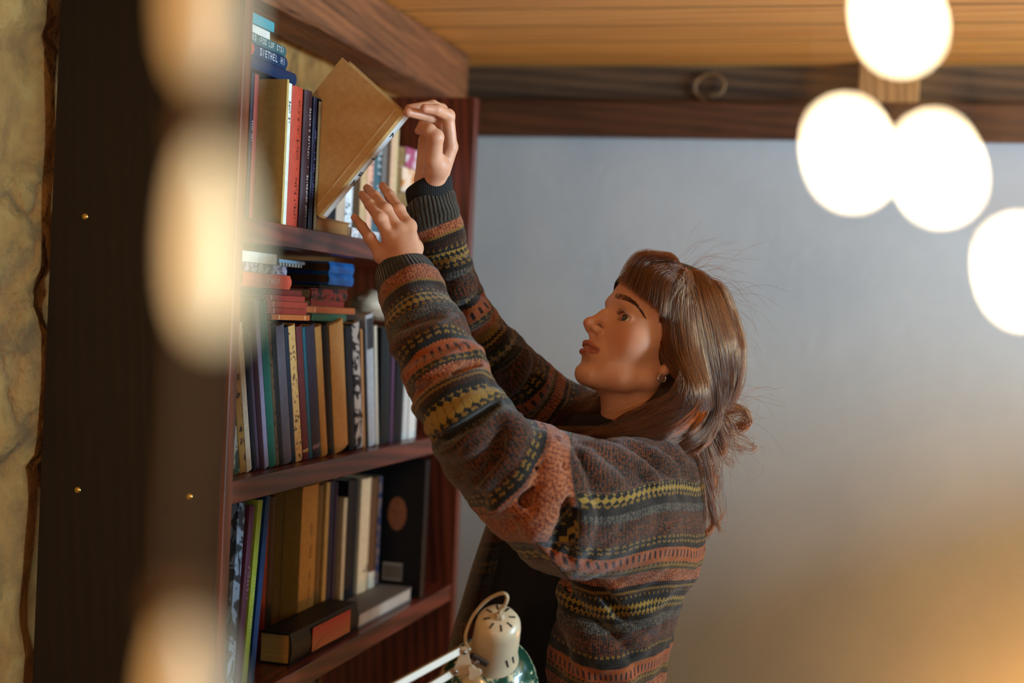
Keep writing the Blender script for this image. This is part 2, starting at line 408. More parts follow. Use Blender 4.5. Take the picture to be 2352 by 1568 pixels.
def book(name, label, w, dp, h, mat, pg='#c9b68c', soft=False, title=None, tcol='#e8e0c8', tz=.5, tsize=None, band=None, group=None,
         page_front=False, down=False):
    """upright book: spine on the plane x=0, thickness along +y, height along z"""
    e = empty(name, (0, 0, 0), label, 'book', group)
    t = .0012 if soft else .0024; ov = 0 if soft else .0028
    w = max(w, .0045)
    c = MB(); n = 7
    # front and back boards
    c.box(-dp, -.0015, 0, t, 0, h); c.box(-dp, -.0015, w - t, w, 0, h)
    if page_front: pass
    else:
        prof = []                           # rounded spine
        bulge = min(.004, w * .16) if not soft else .0006
        out = [(-.0018 + bulge * math.sin(math.pi * k / (n - 1)), w * k / (n - 1)) for k in range(n)]
        inn = [(a - t * .9, .0004 + b * (w - .0008) / w) for a, b in out][::-1]
        loop = out + inn
        c.ring_loft([[(a, b, z) for a, b in loop] for z in (0, h)])
    cov = c.build('cover', mat, e, bevel=0)
    p = MB().box(-dp + ov, -.004 if not page_front else -ov, t, w - t, ov, h - ov).build('page_block', pages_mat(pg), e)
    if band:
        for (z0, z1, bc_) in band:
            bl = min(.004, w * .16) + .0002 if not soft else .0008
            pr = [(-.0016 + bl * math.sin(math.pi * k / 6), w * (.02 + .96 * k / 6)) for k in range(7)]
            pr2 = [(-.003, w * .98), (-.003, w * .02)]
            MB().ring_loft([[(a, b, z) for a, b in pr + pr2] for z in (h * z0, h * z1)]).build('spine_band', plain(bc_, .5), e)
    if title:
        bl = (min(.004, w * .16) if not soft else .0006) - .0014
        sz = tsize or w * .62
        # runs along the spine
        cols = ((0, 0, -1), (0, 1, 0), (1, 0, 0)) if down else ((0, 0, 1), (0, -1, 0), (1, 0, 0))
        sz = min(sz, .86 * h / (.62 * len(title)))
        tz = min(max(tz, .05 + .31 * sz * len(title) / h), .95 - .31 * sz * len(title) / h)
        small_print(title, sz, plain(tcol, .5), e, M3(cols, (bl, w * .5, h * tz)), len(label))
    return e
def put(e, q, s, z, lean=0, yaw=0, flat=None, pre=None):
    m = Matrix.Rotation(-YAW, 4, 'Z') @ Matrix.Translation((q, s, z)) @ Matrix.Rotation(yaw, 4, 'Z')
    if flat == 'lie':      # lying down, spine to the front, height runs along +s; thickness up
        m = m @ M3(((1, 0, 0), (0, 0, 1), (0, 1, 0)), (0, 0, 0)) @ Matrix.Diagonal((1, 1, 1, 1))
        # columns: x->x, y->z, z->y  (mirror) : fix handedness by running the height backwards
        m = Matrix.Rotation(-YAW, 4, 'Z') @ Matrix.Translation((q, s, z)) @ Matrix.Rotation(yaw, 4, 'Z') @ Matrix.Rotation(math.radians(90), 4, 'X')
    elif lean: m = m @ Matrix.Rotation(lean, 4, 'X')
    if pre is not None: m = m @ pre
    e.matrix_world = m
    e.location, e.rotation_euler = m.to_translation(), m.to_euler(); return e

CM = cover_mat
# upper shelf: (x0, x1, x_top0, y_top, inset, depth, cover, options, label)
def row(z, items, group):
    prev = -1
    for it in items:
        x0, x1, ytop, inset, dp, mat, lean, opt, label = it
        q = -H - inset
        s0 = max(S(x0, z, q), prev + .0006); s1 = max(S(x1, z, q), s0 + .006)
        lean_r = math.radians(lean); w = (s1 - s0) * math.cos(lean_r)
        zt = Kq((x0 + x1) / 2, ytop, q)[1]
        h = (zt - z) / math.cos(lean_r)
        e = book('book', label, w, dp, h, mat, group=group, **opt)
        if lean >= 0: put(e, q, s0, z + .0003, lean_r)
        else: put(e, q, s0, z + .0003 + w * math.sin(-lean_r), lean_r)
        prev = s1
    return prev
def D(**k): return k
G1 = 'books on the top shelf'
end_a = row(Z1, [
 (566, 573, 153, .045, .15, CM('#2a1c2e'), 0, D(title='xxx xxxx', tcol='#b8b0b0', tz=.6), 'thin dark purple book first beside the left panel on the top shelf'),
 (573, 583, 161, .045, .15, CM('#a04a40'), 0, D(soft=True), 'thin dusty red book second from the left panel on the top shelf'),
 (636, 651, 174, .004, .19, CM('#b99a55'), 0, D(pg='#c9b070'), 'thick mustard tan book sticking out of the top shelf beside a white spine'),
 (651, 659, 186, .010, .15, CM('#e2dccb'), 0, D(soft=True, title='xx xxxx', tcol='#1c1c1c', tz=.8), 'slim white book with black lettering between mustard and red books'),
 (659, 684, 195, .010, .16, CM('#b8422c'), 0, D(title='xxxxxx xxxxx  .  xxxxxx xxx x xxxx', tcol='#3a180f', tz=.42, tsize=.008), 'brick red hardback with dark lettering on the top shelf'),
 (684, 706, 203, .008, .16, CM('#3a2024', rough=.35), 0, D(title='xxxx xxxxxxxxx  .  xxxxxxxx x xxxxxx', tcol='#d8d4cc', tz=.48, tsize=.0068, band=[(.60, .96, '#a98a66')] if 0 else None), 'dark maroon hardback with white lettering beside the brick red book'),
 (707, 718, 218, .006, .16, CM('#1c1d33', rough=.3), 0, D(title='xxxxxxx xxx xxx . xxxx', tcol='#6a68a0', tz=.5, tsize=.007), 'black and violet book beside the dark maroon hardback'),
 (718, 728, 222, .004, .16, CM('#141318', rough=.3), 0, D(soft=True, band=[(.0, .98, '#8f7a52')]), 'worn black book with frayed gold edge touching the held book'),
], G1)
end_b = row(Z1, [
 (752, 770, 262, .085, .14, CM('#10151c'), 0, D(title='x', tcol='#cfd8dc', tz=.1), 'black book standing behind the lower corner of the held book'),
 (771, 790, 262, .085, .14, CM('#c8b09a'), 0, D(soft=True), 'pale pinkish worn book beside the black book on the top shelf'),
 (791, 807, 262, .085, .14, CM('#e4e8ea', '#20303f', 'floral', .5, 160), 0, {}, 'navy and white ornamented spine on the top shelf'),
 (807, 823, 258, .085, .14, CM('#4a3218'), 0, D(band=[(.34, .345, '#120c06')]), 'dark brown book right of the navy ornamented spine'),
 (824, 838, 256, .085, .14, CM('#c0a278'), 0, {}, 'cream tan book behind the raised ring fingertip'),
 (839, 852, 256, .085, .14, CM('#d8a890'), 0, D(title='xxxxxxxxxxxx', tcol='#5a3c58', tz=.55), 'pale pink book with violet lettering on the top shelf'),
 (852, 868, 256, .085, .14, CM('#40606c'), 0, D(title='xxxxx xxxxx', tcol='#dfe8ea', tz=.5), 'blue grey book with white lettering on the top shelf'),
 (871, 881, 262, .085, .14, CM('#6c6866'), 0, {}, 'thin grey book right of the blue grey lettered book'),
 (881, 890, 262, .085, .14, CM('#4c3624'), 0, {}, 'thin brown book right of the thin grey book'),
 (890, 898, 262, .085, .14, CM('#cfae92'), 0, D(soft=True), 'thin peach book near the far end of the top shelf'),
 (898, 906, 262, .085, .14, CM('#cbb68c'), 0, D(soft=True), 'thin cream book last before the stacked magazines'),
], G1)
def solid_box(name, label, cat, x, y, z, mat, group=None): pass
# lying in front on the top shelf
def lying(label, x0, x1, q, z, w, dp, mat, yaw=0, group=None, smin_=None, **opt):
    s0, s1 = S(x0, z + w / 2, q), S(x1, z + w / 2, q)
    if smin_ is not None: s0 = max(s0, smin_)
    s0 = max(s0, BS0 + .0235); s1 = min(s1, BS1 - .003)
    e = book('book', label, w, dp, s1 - s0, mat, group=group, down=True, **opt)
    put(e, q, s1, z + .0003, flat='lie', yaw=yaw)
    return e
lying('tan paperback lying flat under the lower corner of the held book', 729, 806, -H - .012, Z1, .021, .068, CM('#8a5c30'), pg='#a87a42', page_front=True, group=G1)
lying('grey white worn paperback lying flat near the middle of the top shelf', 810, 872, -H - .006, Z1, .014, .075, CM('#a9abb2', '#e8e8e8', 'blotch', .5, 60), soft=True, pg='#e8e4da', group=G1)
# magazines at the far end
for k, (c1, c2, lab, yy) in enumerate([('#b9b4b0', '#6a6058', 'grey picture magazine lying lowest at the far end of the top shelf', 0),
        ('#9aa0a6', '#d9d4cc', 'pale grey magazine lying second at the far end of the top shelf', .02),
        ('#6d5c48', '#3c3228', 'brown illustrated book lying in the pile at the far end of the top shelf', -.03),
        ('#c07a3a', '#e0c8b0', 'orange illustrated album on the pile behind the far hand', .02),
        ('#d8ccd4', '#a05070', 'white and pink album topmost behind the far hand', 0)]):
    th = (.035, .03, .04, .045, .035)[k]; z0 = Z1 + (0, .0355, .066, .1065, .152)[k]
    lying(lab, 908, 1035, -H - .07 - yy * .3, z0, th, .15, CM(c1, c2, 'blotch', .5, 22), soft=True, group=G1, smin_=end_b + .002)
# stack lying on top of the upright ones
zt = Kq(644, 174, -H - .01)[1] + .003
for lab, x1, th, c, opt, dq in [
   ('dark blue hardback lying lowest on the upright books of the top shelf', 680, .016, CM('#182a48'), {}, 0),
   ('navy and red spine with white lettering lying second in the upper stack', 659, .016, CM('#1d3350'), D(title='xxxxxxx xx', tcol='#c9ccd4', tz=.25, tsize=.013, band=[(.62, .95, '#b04a34')]), 0),
   ('grey green spine with pale lettering lying in the upper stack', 657, .013, CM('#3c5c5e'), D(title='xxxx xx xxxx xxx xxxx', tcol='#cfd6d0', tz=.4, tsize=.010), 0),
   ('cream white book lying below the teal book in the upper stack', 634, .013, CM('#d8cec0'), D(soft=True), .008),
   ('bright teal book lying topmost in the upper stack', 638, .013, CM('#2f8c96'), D(soft=True), .004)]:
    s1 = S(x1, zt, -H - .03)
    e = book('book', lab, th, .17, s1 - BS0 - .024, c, group=G1, down=True, **opt); put(e, -H - .03 - dq, s1, zt, flat='lie'); zt += th + .0006

# middle shelf
G2 = 'books on the middle shelf'
I2 = .028
row(Z2, [
 (540, 553, 790, I2, .17, CM('#37595a', '#c8d4d0', 'blotch', .5, 30), 14, D(soft=True), 'dark teal and white book first in the middle row'),
 (555, 569, 770, I2, .17, CM('#b08a48', '#3a2418', 'floral', .5, 70), 14, D(soft=True), 'yellow floral patterned book near the left end of the middle row'),
 (570, 581, 746, I2, .17, CM('#ddd2bd'), 14, D(soft=True), 'tall cream white spine near the left end of the middle row'),
 (583, 592, 756, I2, .17, CM('#20202c'), 14, {}, 'dark navy book right of the cream white spine'),
 (592, 599, 756, I2, .17, CM('#2c1c30'), 14, D(soft=True, band=[(.02, .98, '#4a3c5c')]), 'very thin dark purple book in the middle row'),
 (600, 610, 700, I2, .17, CM('#3c1a28'), 14, {}, 'maroon hardback left of the tall green book'),
 (611, 620, 691, I2, .17, CM('#9a94b4'), 14, D(soft=True), 'tall lilac white spine touching the tall green book'),
 (621, 637, 695, I2, .18, CM('#1f5f50', rough=.35), 14, {}, 'tall green book in the middle row'),
 (637, 644, 740, I2, .17, CM('#5a4630', '#2a1e14', 'floral', .5, 120), 14, D(soft=True), 'thin mottled brown book right of the tall green book'),
 (644, 654, 748, I2, .17, CM('#1a1512'), 14, {}, 'black book left of the grey brown spine'),
 (654, 673, 751, I2, .17, CM('#544a50'), 14, {}, 'grey brown hardback in the middle row'),
 (674, 682, 753, I2, .17, CM('#15202e'), 14, {}, 'thin navy book left of the ornate cream spine'),
 (682, 697, 751, I2, .17, CM('#c79a5c', '#4a321e', 'floral', .5, 150), 14, {}, 'ornate cream and brown patterned spine in the middle row'),
 (699, 712, 752, I2, .17, CM('#5f2426'), 14, D(band=[(.06, .08, '#b08a50')]), 'burgundy red book in the middle row'),
 (713, 720, 754, I2, .17, CM('#1d5666'), 14, D(soft=True), 'thin teal blue book right of the burgundy book'),
 (721, 740, 752, I2, .17, CM('#2c2a3c'), 14, D(band=[(.07, .10, '#6a5c70')]), 'slate navy hardback with small mark at its foot'),
 (741, 755, 753, I2, .17, CM('#c09452'), 14, {}, 'golden cream spine with torn foot in the middle row'),
 (757, 769, 750, I2, .17, CM('#14141c'), 14, {}, 'black book between the two golden cream books'),
 (771, 802, 749, I2, .18, CM('#c49a5c'), 13, {}, 'thickest golden tan book in the middle row'),
 (804, 818, 752, I2, .17, CM('#141c28'), 12, {}, 'dark navy book right of the thick golden tan book'),
 (820, 836, 745, I2, .17, CM('#17171c', '#b8b4b0', 'blotch', .4, 45), 12, {}, 'black and white illustrated spine in the middle row'),
 (837, 841, 757, I2, .17, CM('#c08a54'), 11, D(soft=True), 'thin orange cream book right of the illustrated spine'),
 (842, 848, 758, I2, .17, CM('#15120f'), 11, {}, 'thin black book left of the tall pale blue spine'),
 (849, 865, 725, I2, .17, CM('#aab2ba'), 11, D(band=[(.74, .97, '#0e1a24')]), 'tall pale blue white spine with black top in the middle row'),
 (866, 872, 750, I2, .17, CM('#bdb5a4'), 10, D(soft=True), 'thin off-white book right of the tall pale blue spine'),
 (875, 896, 752, I2, .18, CM('#10181c', rough=.3), 5, {}, 'thick black teal hardback beside the near sleeve'),
 (897, 904, 752, I2, .17, CM('#4a2c44'), 3, {}, 'thin purple book beside the thick black teal hardback'),
 (905, 923, 752, I2, .17, CM('#0f1014', rough=.3), 0, {}, 'black hardback right of the thin purple book'),
 (925, 937, 790, I2, .17, CM('#b8b8b4'), 0, D(soft=True), 'first of two white spines at the far end of the middle row'),
 (939, 955, 790, I2, .17, CM('#cfcfca'), 0, D(soft=True), 'last white spine at the far end of the middle row'),
], G2)
# piles lying on the middle row
GP = 'books lying on top of the middle row'
zt2 = Kq(700, 747, -H - .04)[1] + .007
def pile(z, lst, group=GP):
    for lab, x0, x1, q, th, dp, c, yaw, opt in lst:
        lying(lab, x0, x1, -H - q, z, th, dp, c, yaw=math.radians(yaw), group=group, **opt); z += th + .0007
    return z
zA = pile(zt2, [
 ('orange thin booklet lowest in the red pile', 626, 713, .030, .0075, .13, CM('#b8632f'), 0, D(soft=True, band=[(.12, .15, '#d8a070'), (.8, .83, '#d8a070')])),
 ('brick red booklet second from below in the red pile', 615, 706, .030, .0085, .13, CM('#8f2f22'), 0, D(soft=True, band=[(.83, .85, '#c89a80')])),
 ('brick red booklet third from below in the red pile', 615, 708, .030, .0085, .13, CM('#a03a28'), 0, D(soft=True, band=[(.84, .86, '#c89a80')])),
 ('red booklet fourth from below in the red pile', 613, 702, .030, .0075, .13, CM('#9a3328'), 0, D(soft=True, band=[(.86, .88, '#c89a80')])),
 ('dark red booklet topmost in the red pile', 618, 695, .034, .0075, .13, CM('#6f2419'), 0, D(soft=True)),
])
zB = pile(zA, [
 ('coral red paperback under the violet patterned book', 556, 668, .028, .019, .13, CM('#d0543a'), 0, D(title='xxxxxxx', tcol='#e8b0a0', tz=.4, tsize=.010)),
 ('violet and white patterned paperback above the coral one', 558, 661, .030, .012, .13, CM('#b0a4b4', '#3c3450', 'blotch', .5, 60), 0, D(soft=True)),
 ('white paperback topmost on the left pile of the middle shelf', 556, 638, .028, .014, .12, CM('#ddd6c6'), 0, D(soft=True)),
])
lying('thin striped magazine sticking out behind the white paperback', 641, 695, -H - .045, zB - .0138, .0045, .13, CM('#9c9488', '#2a2a2c', 'stripes', .4, 30), soft=True, group=GP)
lying('thin pale blue magazine topmost behind the white paperback', 643, 702, -H - .055, zB - .0085, .0035, .13, CM('#8ea4b4'), soft=True, group=GP)
zC = pile(zt2, [
 ('green booklet lowest in the mixed pile', 727, 797, .035, .011, .12, CM('#3f6e54'), -3, D(soft=True)),
 ('orange booklet above the green booklet in the mixed pile', 711, 817, .030, .009, .12, CM('#b86a3a'), -2, D(soft=True, band=[(.80, .82, '#e0b080')])),
 ('red booklet under the black and red paperback', 722, 792, .034, .009, .12, CM('#8c3026'), -2, D(soft=True)),
 ('black and red lettered paperback in the mixed pile', 722, 797, .034, .017, .12, CM('#23211f', '#8c3028', 'blotch', .35, 50), -2, D(title='xx xxxxx', tcol='#b04038', tz=.5, tsize=.009)),
 ('dark brown hardback beneath the two blue books', 735, 800, .050, .006, .12, CM('#30200f'), 0, {}),
])
# two blue books set askew: page ends towards the camera, blue spines to the room
for k, lab in enumerate(('lower of the two bright blue books lying askew', 'upper of the two bright blue books lying askew')):
    e = book('book', lab, .017, .13, .10, CM('#1560a8', '#0f4c8c', 'blotch', .3, 20), pg='#5a3c18', group='bright blue books lying askew')
    q, s = Kz(760, 660, zC + .01); put(e, -H - .040, S(838, zC, -H - .02), zC + .0005 + k * .0178, flat='lie', yaw=math.radians(0))
# crumpled pale bag at the end of the row
bg = MB(); n = 26
for ri in range(12): pass
rings = []
for i in range(13):
    t = i / 12; a = math.sin(math.pi * (.04 + .92 * t)) ** .55
    rings.append([(-.055 + .045 * a * math.cos(2 * math.pi * j / n) * (1 + .08 * math.sin(3 * j + 2 * i)),
                   -.085 + .17 * t, .026 + .026 * a * math.sin(2 * math.pi * j / n) * (1 + .10 * math.sin(5 * j + i * 1.3))) for j in range(n)])
bg.ring_loft(rings); o = bg.build('cloth_pouch', plain('#b8ae9c', .6, bump=.3, bs=60), smooth=True)
sb = S(852, zt2, -H - .05); o.location = B(-H - .01, sb + .08, zt2 + .004); o.rotation_euler = ROT
tag(o, 'pale beige cloth pouch lying on the middle row beside the near cuff', 'pouch')

# lower shelf
G3 = 'books on the lower shelf'
row(Z3, [
 (520, 536, 1163, .012, .15, CM('#8390a0', '#2a3038', 'blotch', .4, 35), -3, D(soft=True), 'blue grey illustrated paperback first on the lower shelf'),
 (540, 552, 1172, .012, .15, CM('#5a2c3c'), -5, D(title='x xxxxxx', tcol='#9a7080', tz=.6), 'plum book leaning beside the lime green one'),
 (556, 567, 1160, .012, .15, CM('#9aa63a'), -6, D(soft=True, title='xxxxxxx x xxxxx', tcol='#c4c88c', tz=.45), 'lime green book leaning on the lower shelf'),
 (573, 584, 1150, .014, .16, CM('#123a66'), -6.5, D(soft=True), 'dark blue book leaning beside the lime green one'),
], G3)
row(Z3, [
 (594, 607, 1150, .095, .14, CM('#8c2c18'), 0, D(band=[(.08, .085, '#c88a50')]), 'orange red book standing behind the thick lying book'),
 (608, 622, 1144, .095, .14, CM('#38281a'), 0, {}, 'dark brown book right of the orange red one on the lower shelf'),
 (683, 719, 1118, .076, .17, CM('#c49a4c'), 0, D(title='xxxx  xxx   xxxx  xxxx', tcol='#5a4420', tz=.5, tsize=.009, pg='#c09a50'), 'thick yellow tan book with faint lettering on the lower shelf'),
 (720, 731, 1118, .085, .15, CM('#7c6030'), 0, {}, 'thin mustard book right of the thick yellow tan book'),
 (732, 746, 1112, .080, .15, CM('#c2a05c'), 0, {}, 'pale cream spine left of the navy book on the lower shelf'),
 (747, 758, 1108, .082, .15, CM('#141c38'), 0, {}, 'navy blue book on the lower shelf'),
 (759, 764, 1112, .080, .15, CM('#3c2440'), 0, D(soft=True), 'very thin violet book right of the navy one on the lower shelf'),
 (780, 788, 1147, .076, .12, CM('#c2b08c'), 0, D(pg='#a8905c'), 'short cream book sticking out between dark books on the lower shelf'),
 (790, 812, 1105, .085, .15, CM('#101218'), 0, {}, 'black hardback left of the second cream spine on the lower shelf'),
 (820, 842, 1102, .085, .15, CM('#c6aa84'), 0, D(title='x', tcol='#403020', tz=.3), 'tall cream spine towards the far end of the lower shelf'),
 (843, 860, 1100, .085, .15, CM('#54351e'), 0, D(band=[(.10, .24, '#b8ae9c')]), 'brown book with pale label at its foot on the lower shelf'),
 (862, 868, 1098, .085, .15, CM('#6c5a58', '#1c3050', 'blotch', .4, 60), 0, D(soft=True), 'thin colourful book left of the big black album'),
 (966, 975, 1060, .012, .22, CM('#0d0e12', rough=.35), 0, {}, 'big black album with portrait and bar code near the far panel'),
], G3)
alb = [o for o in bpy.data.objects if o.get('label', '').startswith('big black album')][0]
MB().lathe([(.016, 0), (.018, .0003), (.0005, .0004)], 24, Matrix.Translation((-.052, -.0004, .150)) @ Matrix.Rotation(math.pi / 2, 4, 'X') @ Matrix.Diagonal((1, 1.7, 1, 1))).build('portrait', plain('#7a4424', .6, var=.3), alb)
MB().box(-.075, -.038, -.0006, 0, .028, .060).build('price_label', plain('#8c8578', .6), alb)
bcod = MB()
for k in range(14):
    bcod.box(-.072 + k * .0024, -.072 + k * .0024 + (.0007, .0013, .0009)[k % 3], -.0009, -.0006, .031, .056)
bcod.build('bar_code', plain('#1a1a1a', .6), alb)
# the slim tan pamphlet against the thick yellow tan book
s_t = S(683, Z3, -H - .076)
e = book('book', 'slim yellow tan pamphlet standing against the thick yellow tan book',   .006, .030, Kq(683, 1150, -H - .03)[1] - Z3, CM('#b98f46'), soft=True, group=G3)
put(e, -H - .0735, s_t - .0075, Z3)
# thick lying book with black spine and red label
q0, s0 = Kz(665, 1527, Z3); q1, s1 = Kz(818, 1440, Z3)
qq = -H - .022; s0 = S(665, Z3, qq); s1 = S(818, Z3, qq)
thk = .046
e = book('book', 'thick lying book with black spine and red orange label on the lower shelf', thk, .050, s1 - s0, CM('#14130f', rough=.4), pg='#b88e46', group=G3)
put(e, qq, s1, Z3 + .0004, flat='lie')
hL = s1 - s0
def red_label():
    m = NT('red_orange_label'); v = m.coord()
    g = m.n('ShaderNodeSeparateXYZ'); m.l(v, g.inputs[0])
    n = m.noise(v, 30, 4)
    x = m.math('MULTIPLY_ADD', g.outputs[1], 22.0, m.math('MULTIPLY', n, .25))
    m.col(m.ramp(x, [(.15, lin('#b0703c')), (.5, lin('#a8552c')), (.9, lin('#b02a1a'))])); m.b.inputs['Roughness'].default_value = .4; return m.m
MB().box(.0028, .0034, .005, thk - .005, hL * .14, hL * .72).build('spine_label', red_label(), e)
mk = MB().box(.0034, .0037, thk - .0075, thk - .0068, hL * .5, hL * .72)
mk.add([(.0037, .006, hL * .70), (.0037, .007, hL * .71), (.0037, .022, hL * .56), (.0037, .021, hL * .55)], [(0, 1, 2, 3)])
mk.build('label_line', plain('#7a2a14', .5), e)
small_print('x x xx', .012, plain('#5c4a2c', .6), e, M3(((0, 0, -1), (-1, 0, 0), (0, 1, 0)), (-.025, thk + .0002, hL * .8)), 5)
# grey-white lying book towards the far end
q0, s0 = Kz(830, 1420, Z3)
qq2 = -H - .02; s0 = S(826, Z3, qq2); s1 = S(946, Z3, qq2)
e = book('book', 'grey book with white edge lying flat towards the far end of the lower shelf', .024, .062, s1 - s0, CM('#6f6862'), pg='#b8b0a4', page_front=True, group=G3)
put(e, qq2, s1, Z3 + .0004, flat='lie')

# ================================================================== sculpting with distance fields
def smin(a, b, k):
    if k <= 0: return np.minimum(a, b)
    h = np.clip(.5 + .5 * (b - a) / k, 0, 1); return b + (a - b) * h - k * h * (1 - h)
def smax(a, b, k): return -smin(-a, -b, k)
class Vol:
    def __init__(s): s.p = []
    def add(s, f, lo, hi, k=.004, op='u'):
        s.p.append((f, np.asarray(lo, float), np.asarray(hi, float), k, op)); return s
    def cone(s, pts, rads, k=.004, op='u', T=None, sc=None):
        """chain of round cones through world points; sc = (axis, origin, factor) squashes space"""
        pts = [np.asarray(p, float) for p in pts]
        for a, b, r1, r2 in zip(pts[:-1], pts[1:], rads[:-1], rads[1:]):
            def f(p, a=a, b=b, r1=r1, r2=r2):
                q = p
                if sc is not None:
                    ax, o, fa = sc; q = p - ((p - o) @ ax)[..., None] * ax * (1 - fa)
                    aa = a - ((a - o) @ ax) * ax * (1 - fa); bb = b - ((b - o) @ ax) * ax * (1 - fa)
                else: aa, bb = a, b
                ba = bb - aa; h = np.clip(((q - aa) @ ba) / max(ba @ ba, 1e-12), 0, 1)
                return np.linalg.norm(q - aa - h[..., None] * ba, axis=-1) - (r1 + (r2 - r1) * h)
            m = max(r1, r2) / (sc[2] if sc is not None else 1) + k + .012
            s.add(f, np.minimum(a, b) - m, np.maximum(a, b) + m, k, op)
        return s
    def ell(s, c, r, k=.004, op='u', R=None):
        c = np.asarray(c, float); r = np.asarray(r, float); R_ = np.eye(3) if R is None else np.asarray(R, float)
        def f(p):
            q = (p - c) @ R_                     # columns of R_ are the ellipsoid axes
            k0 = np.linalg.norm(q / r, axis=-1); k1 = np.linalg.norm(q / (r * r), axis=-1)
            return k0 * (k0 - 1) / np.maximum(k1, 1e-9)
        e = np.sqrt(((R_ * r) ** 2).sum(1)) + k + .012
        return s.add(f, c - e, c + e, k, op)
    def comb(s, d, v, k, op):
        if op == 'u': return smin(d, v, k)
        if op == 's': return smax(d, -v, k)
        return smax(d, v, k)
    def at(s, p):
        d = np.full(p.shape[:-1], .08)
        for f, lo, hi, k, op in s.p:
            m = np.all((p >= lo) & (p <= hi), -1)
            if m.any(): d[m] = s.comb(d[m], f(p[m]), k, op)
        return d
    def grid(s, lo, hi, h):
        lo = np.asarray(lo, float); n = np.ceil((np.asarray(hi) - lo) / h).astype(int) + 1
        ax = [lo[i] + h * np.arange(n[i]) for i in range(3)]
        D = np.full(n, .08, np.float32)
        for f, a, b, k, op in s.p:
            i0 = [max(0, int(np.searchsorted(ax[i], a[i]))) for i in range(3)]
            i1 = [int(np.searchsorted(ax[i], b[i])) for i in range(3)]
            if any(i1[i] <= i0[i] for i in range(3)): continue
            step = max(1, int(3e6 / max(1, (i1[1] - i0[1]) * (i1[2] - i0[2]))))
            for x0 in range(i0[0], i1[0], step):
                x1 = min(i1[0], x0 + step); sl = (slice(x0, x1), slice(i0[1], i1[1]), slice(i0[2], i1[2]))
                g = np.stack(np.meshgrid(ax[0][sl[0]], ax[1][sl[1]], ax[2][sl[2]], indexing='ij'), -1)
                D[sl] = s.comb(D[sl], f(g), k, op)
        return D, lo
def nets(D, lo, h, smooth=1):
    I = D < 0
    c = sum(I[i:I.shape[0] - 1 + i, j:I.shape[1] - 1 + j, k:I.shape[2] - 1 + k].astype(np.uint8) for i in (0, 1) for j in (0, 1) for k in (0, 1))
    cells = np.argwhere((c > 0) & (c < 8)); idx = np.full(c.shape, -1, np.int64); idx[tuple(cells.T)] = np.arange(len(cells))
    acc = np.zeros((len(cells), 3)); cnt = np.zeros(len(cells))
    offs = [(i, j, k) for i in (0, 1) for j in (0, 1) for k in (0, 1)]
    V = {o: D[cells[:, 0] + o[0], cells[:, 1] + o[1], cells[:, 2] + o[2]].astype(float) for o in offs}
    for o in offs:
        for a in range(3):
            if o[a]: continue
            q = list(o); q[a] = 1; q = tuple(q); m = (V[o] < 0) != (V[q] < 0)
            t = np.where(m, V[o] / np.where(V[o] == V[q], 1, V[o] - V[q]), 0)
            p = np.tile(np.array(o, float), (len(cells), 1)); p[:, a] = t
            acc += np.where(m[:, None], p, 0); cnt += m
    vs = (cells + acc / cnt[:, None]) * h + lo
    fs = []
    for a in range(3):
        b, g = (a + 1) % 3, (a + 2) % 3
        s0 = [slice(None)] * 3; s1 = [slice(None)] * 3; s0[a] = slice(0, -1); s1[a] = slice(1, None)
        e0, e1 = I[tuple(s0)], I[tuple(s1)]
        E_ = np.argwhere(e0 != e1)
        ok = np.all([(E_[:, b] > 0), (E_[:, g] > 0), (E_[:, b] < c.shape[b]), (E_[:, g] < c.shape[g])], 0); E_ = E_[ok]
        fl = e0[tuple(E_.T)]
        def cid(db, dg):
            q = E_.copy(); q[:, b] += db; q[:, g] += dg; return idx[tuple(q.T)]
        quad = np.stack([cid(-1, -1), cid(0, -1), cid(0, 0), cid(-1, 0)], 1)
        quad[~fl] = quad[~fl][:, ::-1]; fs.append(quad)
    fs = np.concatenate(fs)
    for _ in range(smooth):
        s_ = np.zeros_like(vs); n_ = np.zeros(len(vs))
        for i in range(4):
            a_, b_ = fs[:, i], fs[:, (i + 1) % 4]
            for d_ in range(3): s_[:, d_] += np.bincount(a_, vs[b_, d_], len(vs)) + np.bincount(b_, vs[a_, d_], len(vs))
            n_ += np.bincount(a_, minlength=len(vs)) + np.bincount(b_, minlength=len(vs))
        vs = vs * .5 + .5 * s_ / n_[:, None]
    return vs, fs
def np_mesh(name, vs, fs, mat, parent=None):
    me = bpy.data.meshes.new(name); me.vertices.add(len(vs)); me.vertices.foreach_set('co', np.ascontiguousarray(vs, np.float32).ravel())
    me.loops.add(len(fs) * 4); me.loops.foreach_set('vertex_index', np.ascontiguousarray(fs, np.int32).ravel())
    me.polygons.add(len(fs)); me.polygons.foreach_set('loop_start', np.arange(0, len(fs) * 4, 4, dtype=np.int32))
    me.update(calc_edges=True); me.validate()
    me.polygons.foreach_set('use_smooth', np.ones(len(me.polygons), bool))
    me.materials.append(mat); return link(name, me, parent)
def attr(o, name, vals):
    vals = np.asarray(vals, np.float32)
    if vals.ndim == 1:
        a = o.data.attributes.new(name, 'FLOAT', 'POINT'); a.data.foreach_set('value', vals)
    else:
        a = o.data.attributes.new(name, 'FLOAT_VECTOR', 'POINT'); a.data.foreach_set('vector', vals.ravel())
def raycast(vol, x, y, z0=1.5, z1=2.4, n=450):
    Z = np.linspace(z0, z1, n); p = CAM + Z[:, None] * ray(x, y); d = vol.at(p); i = np.argmax(d < 0)
    return None if d[i] >= 0 else Z[i]

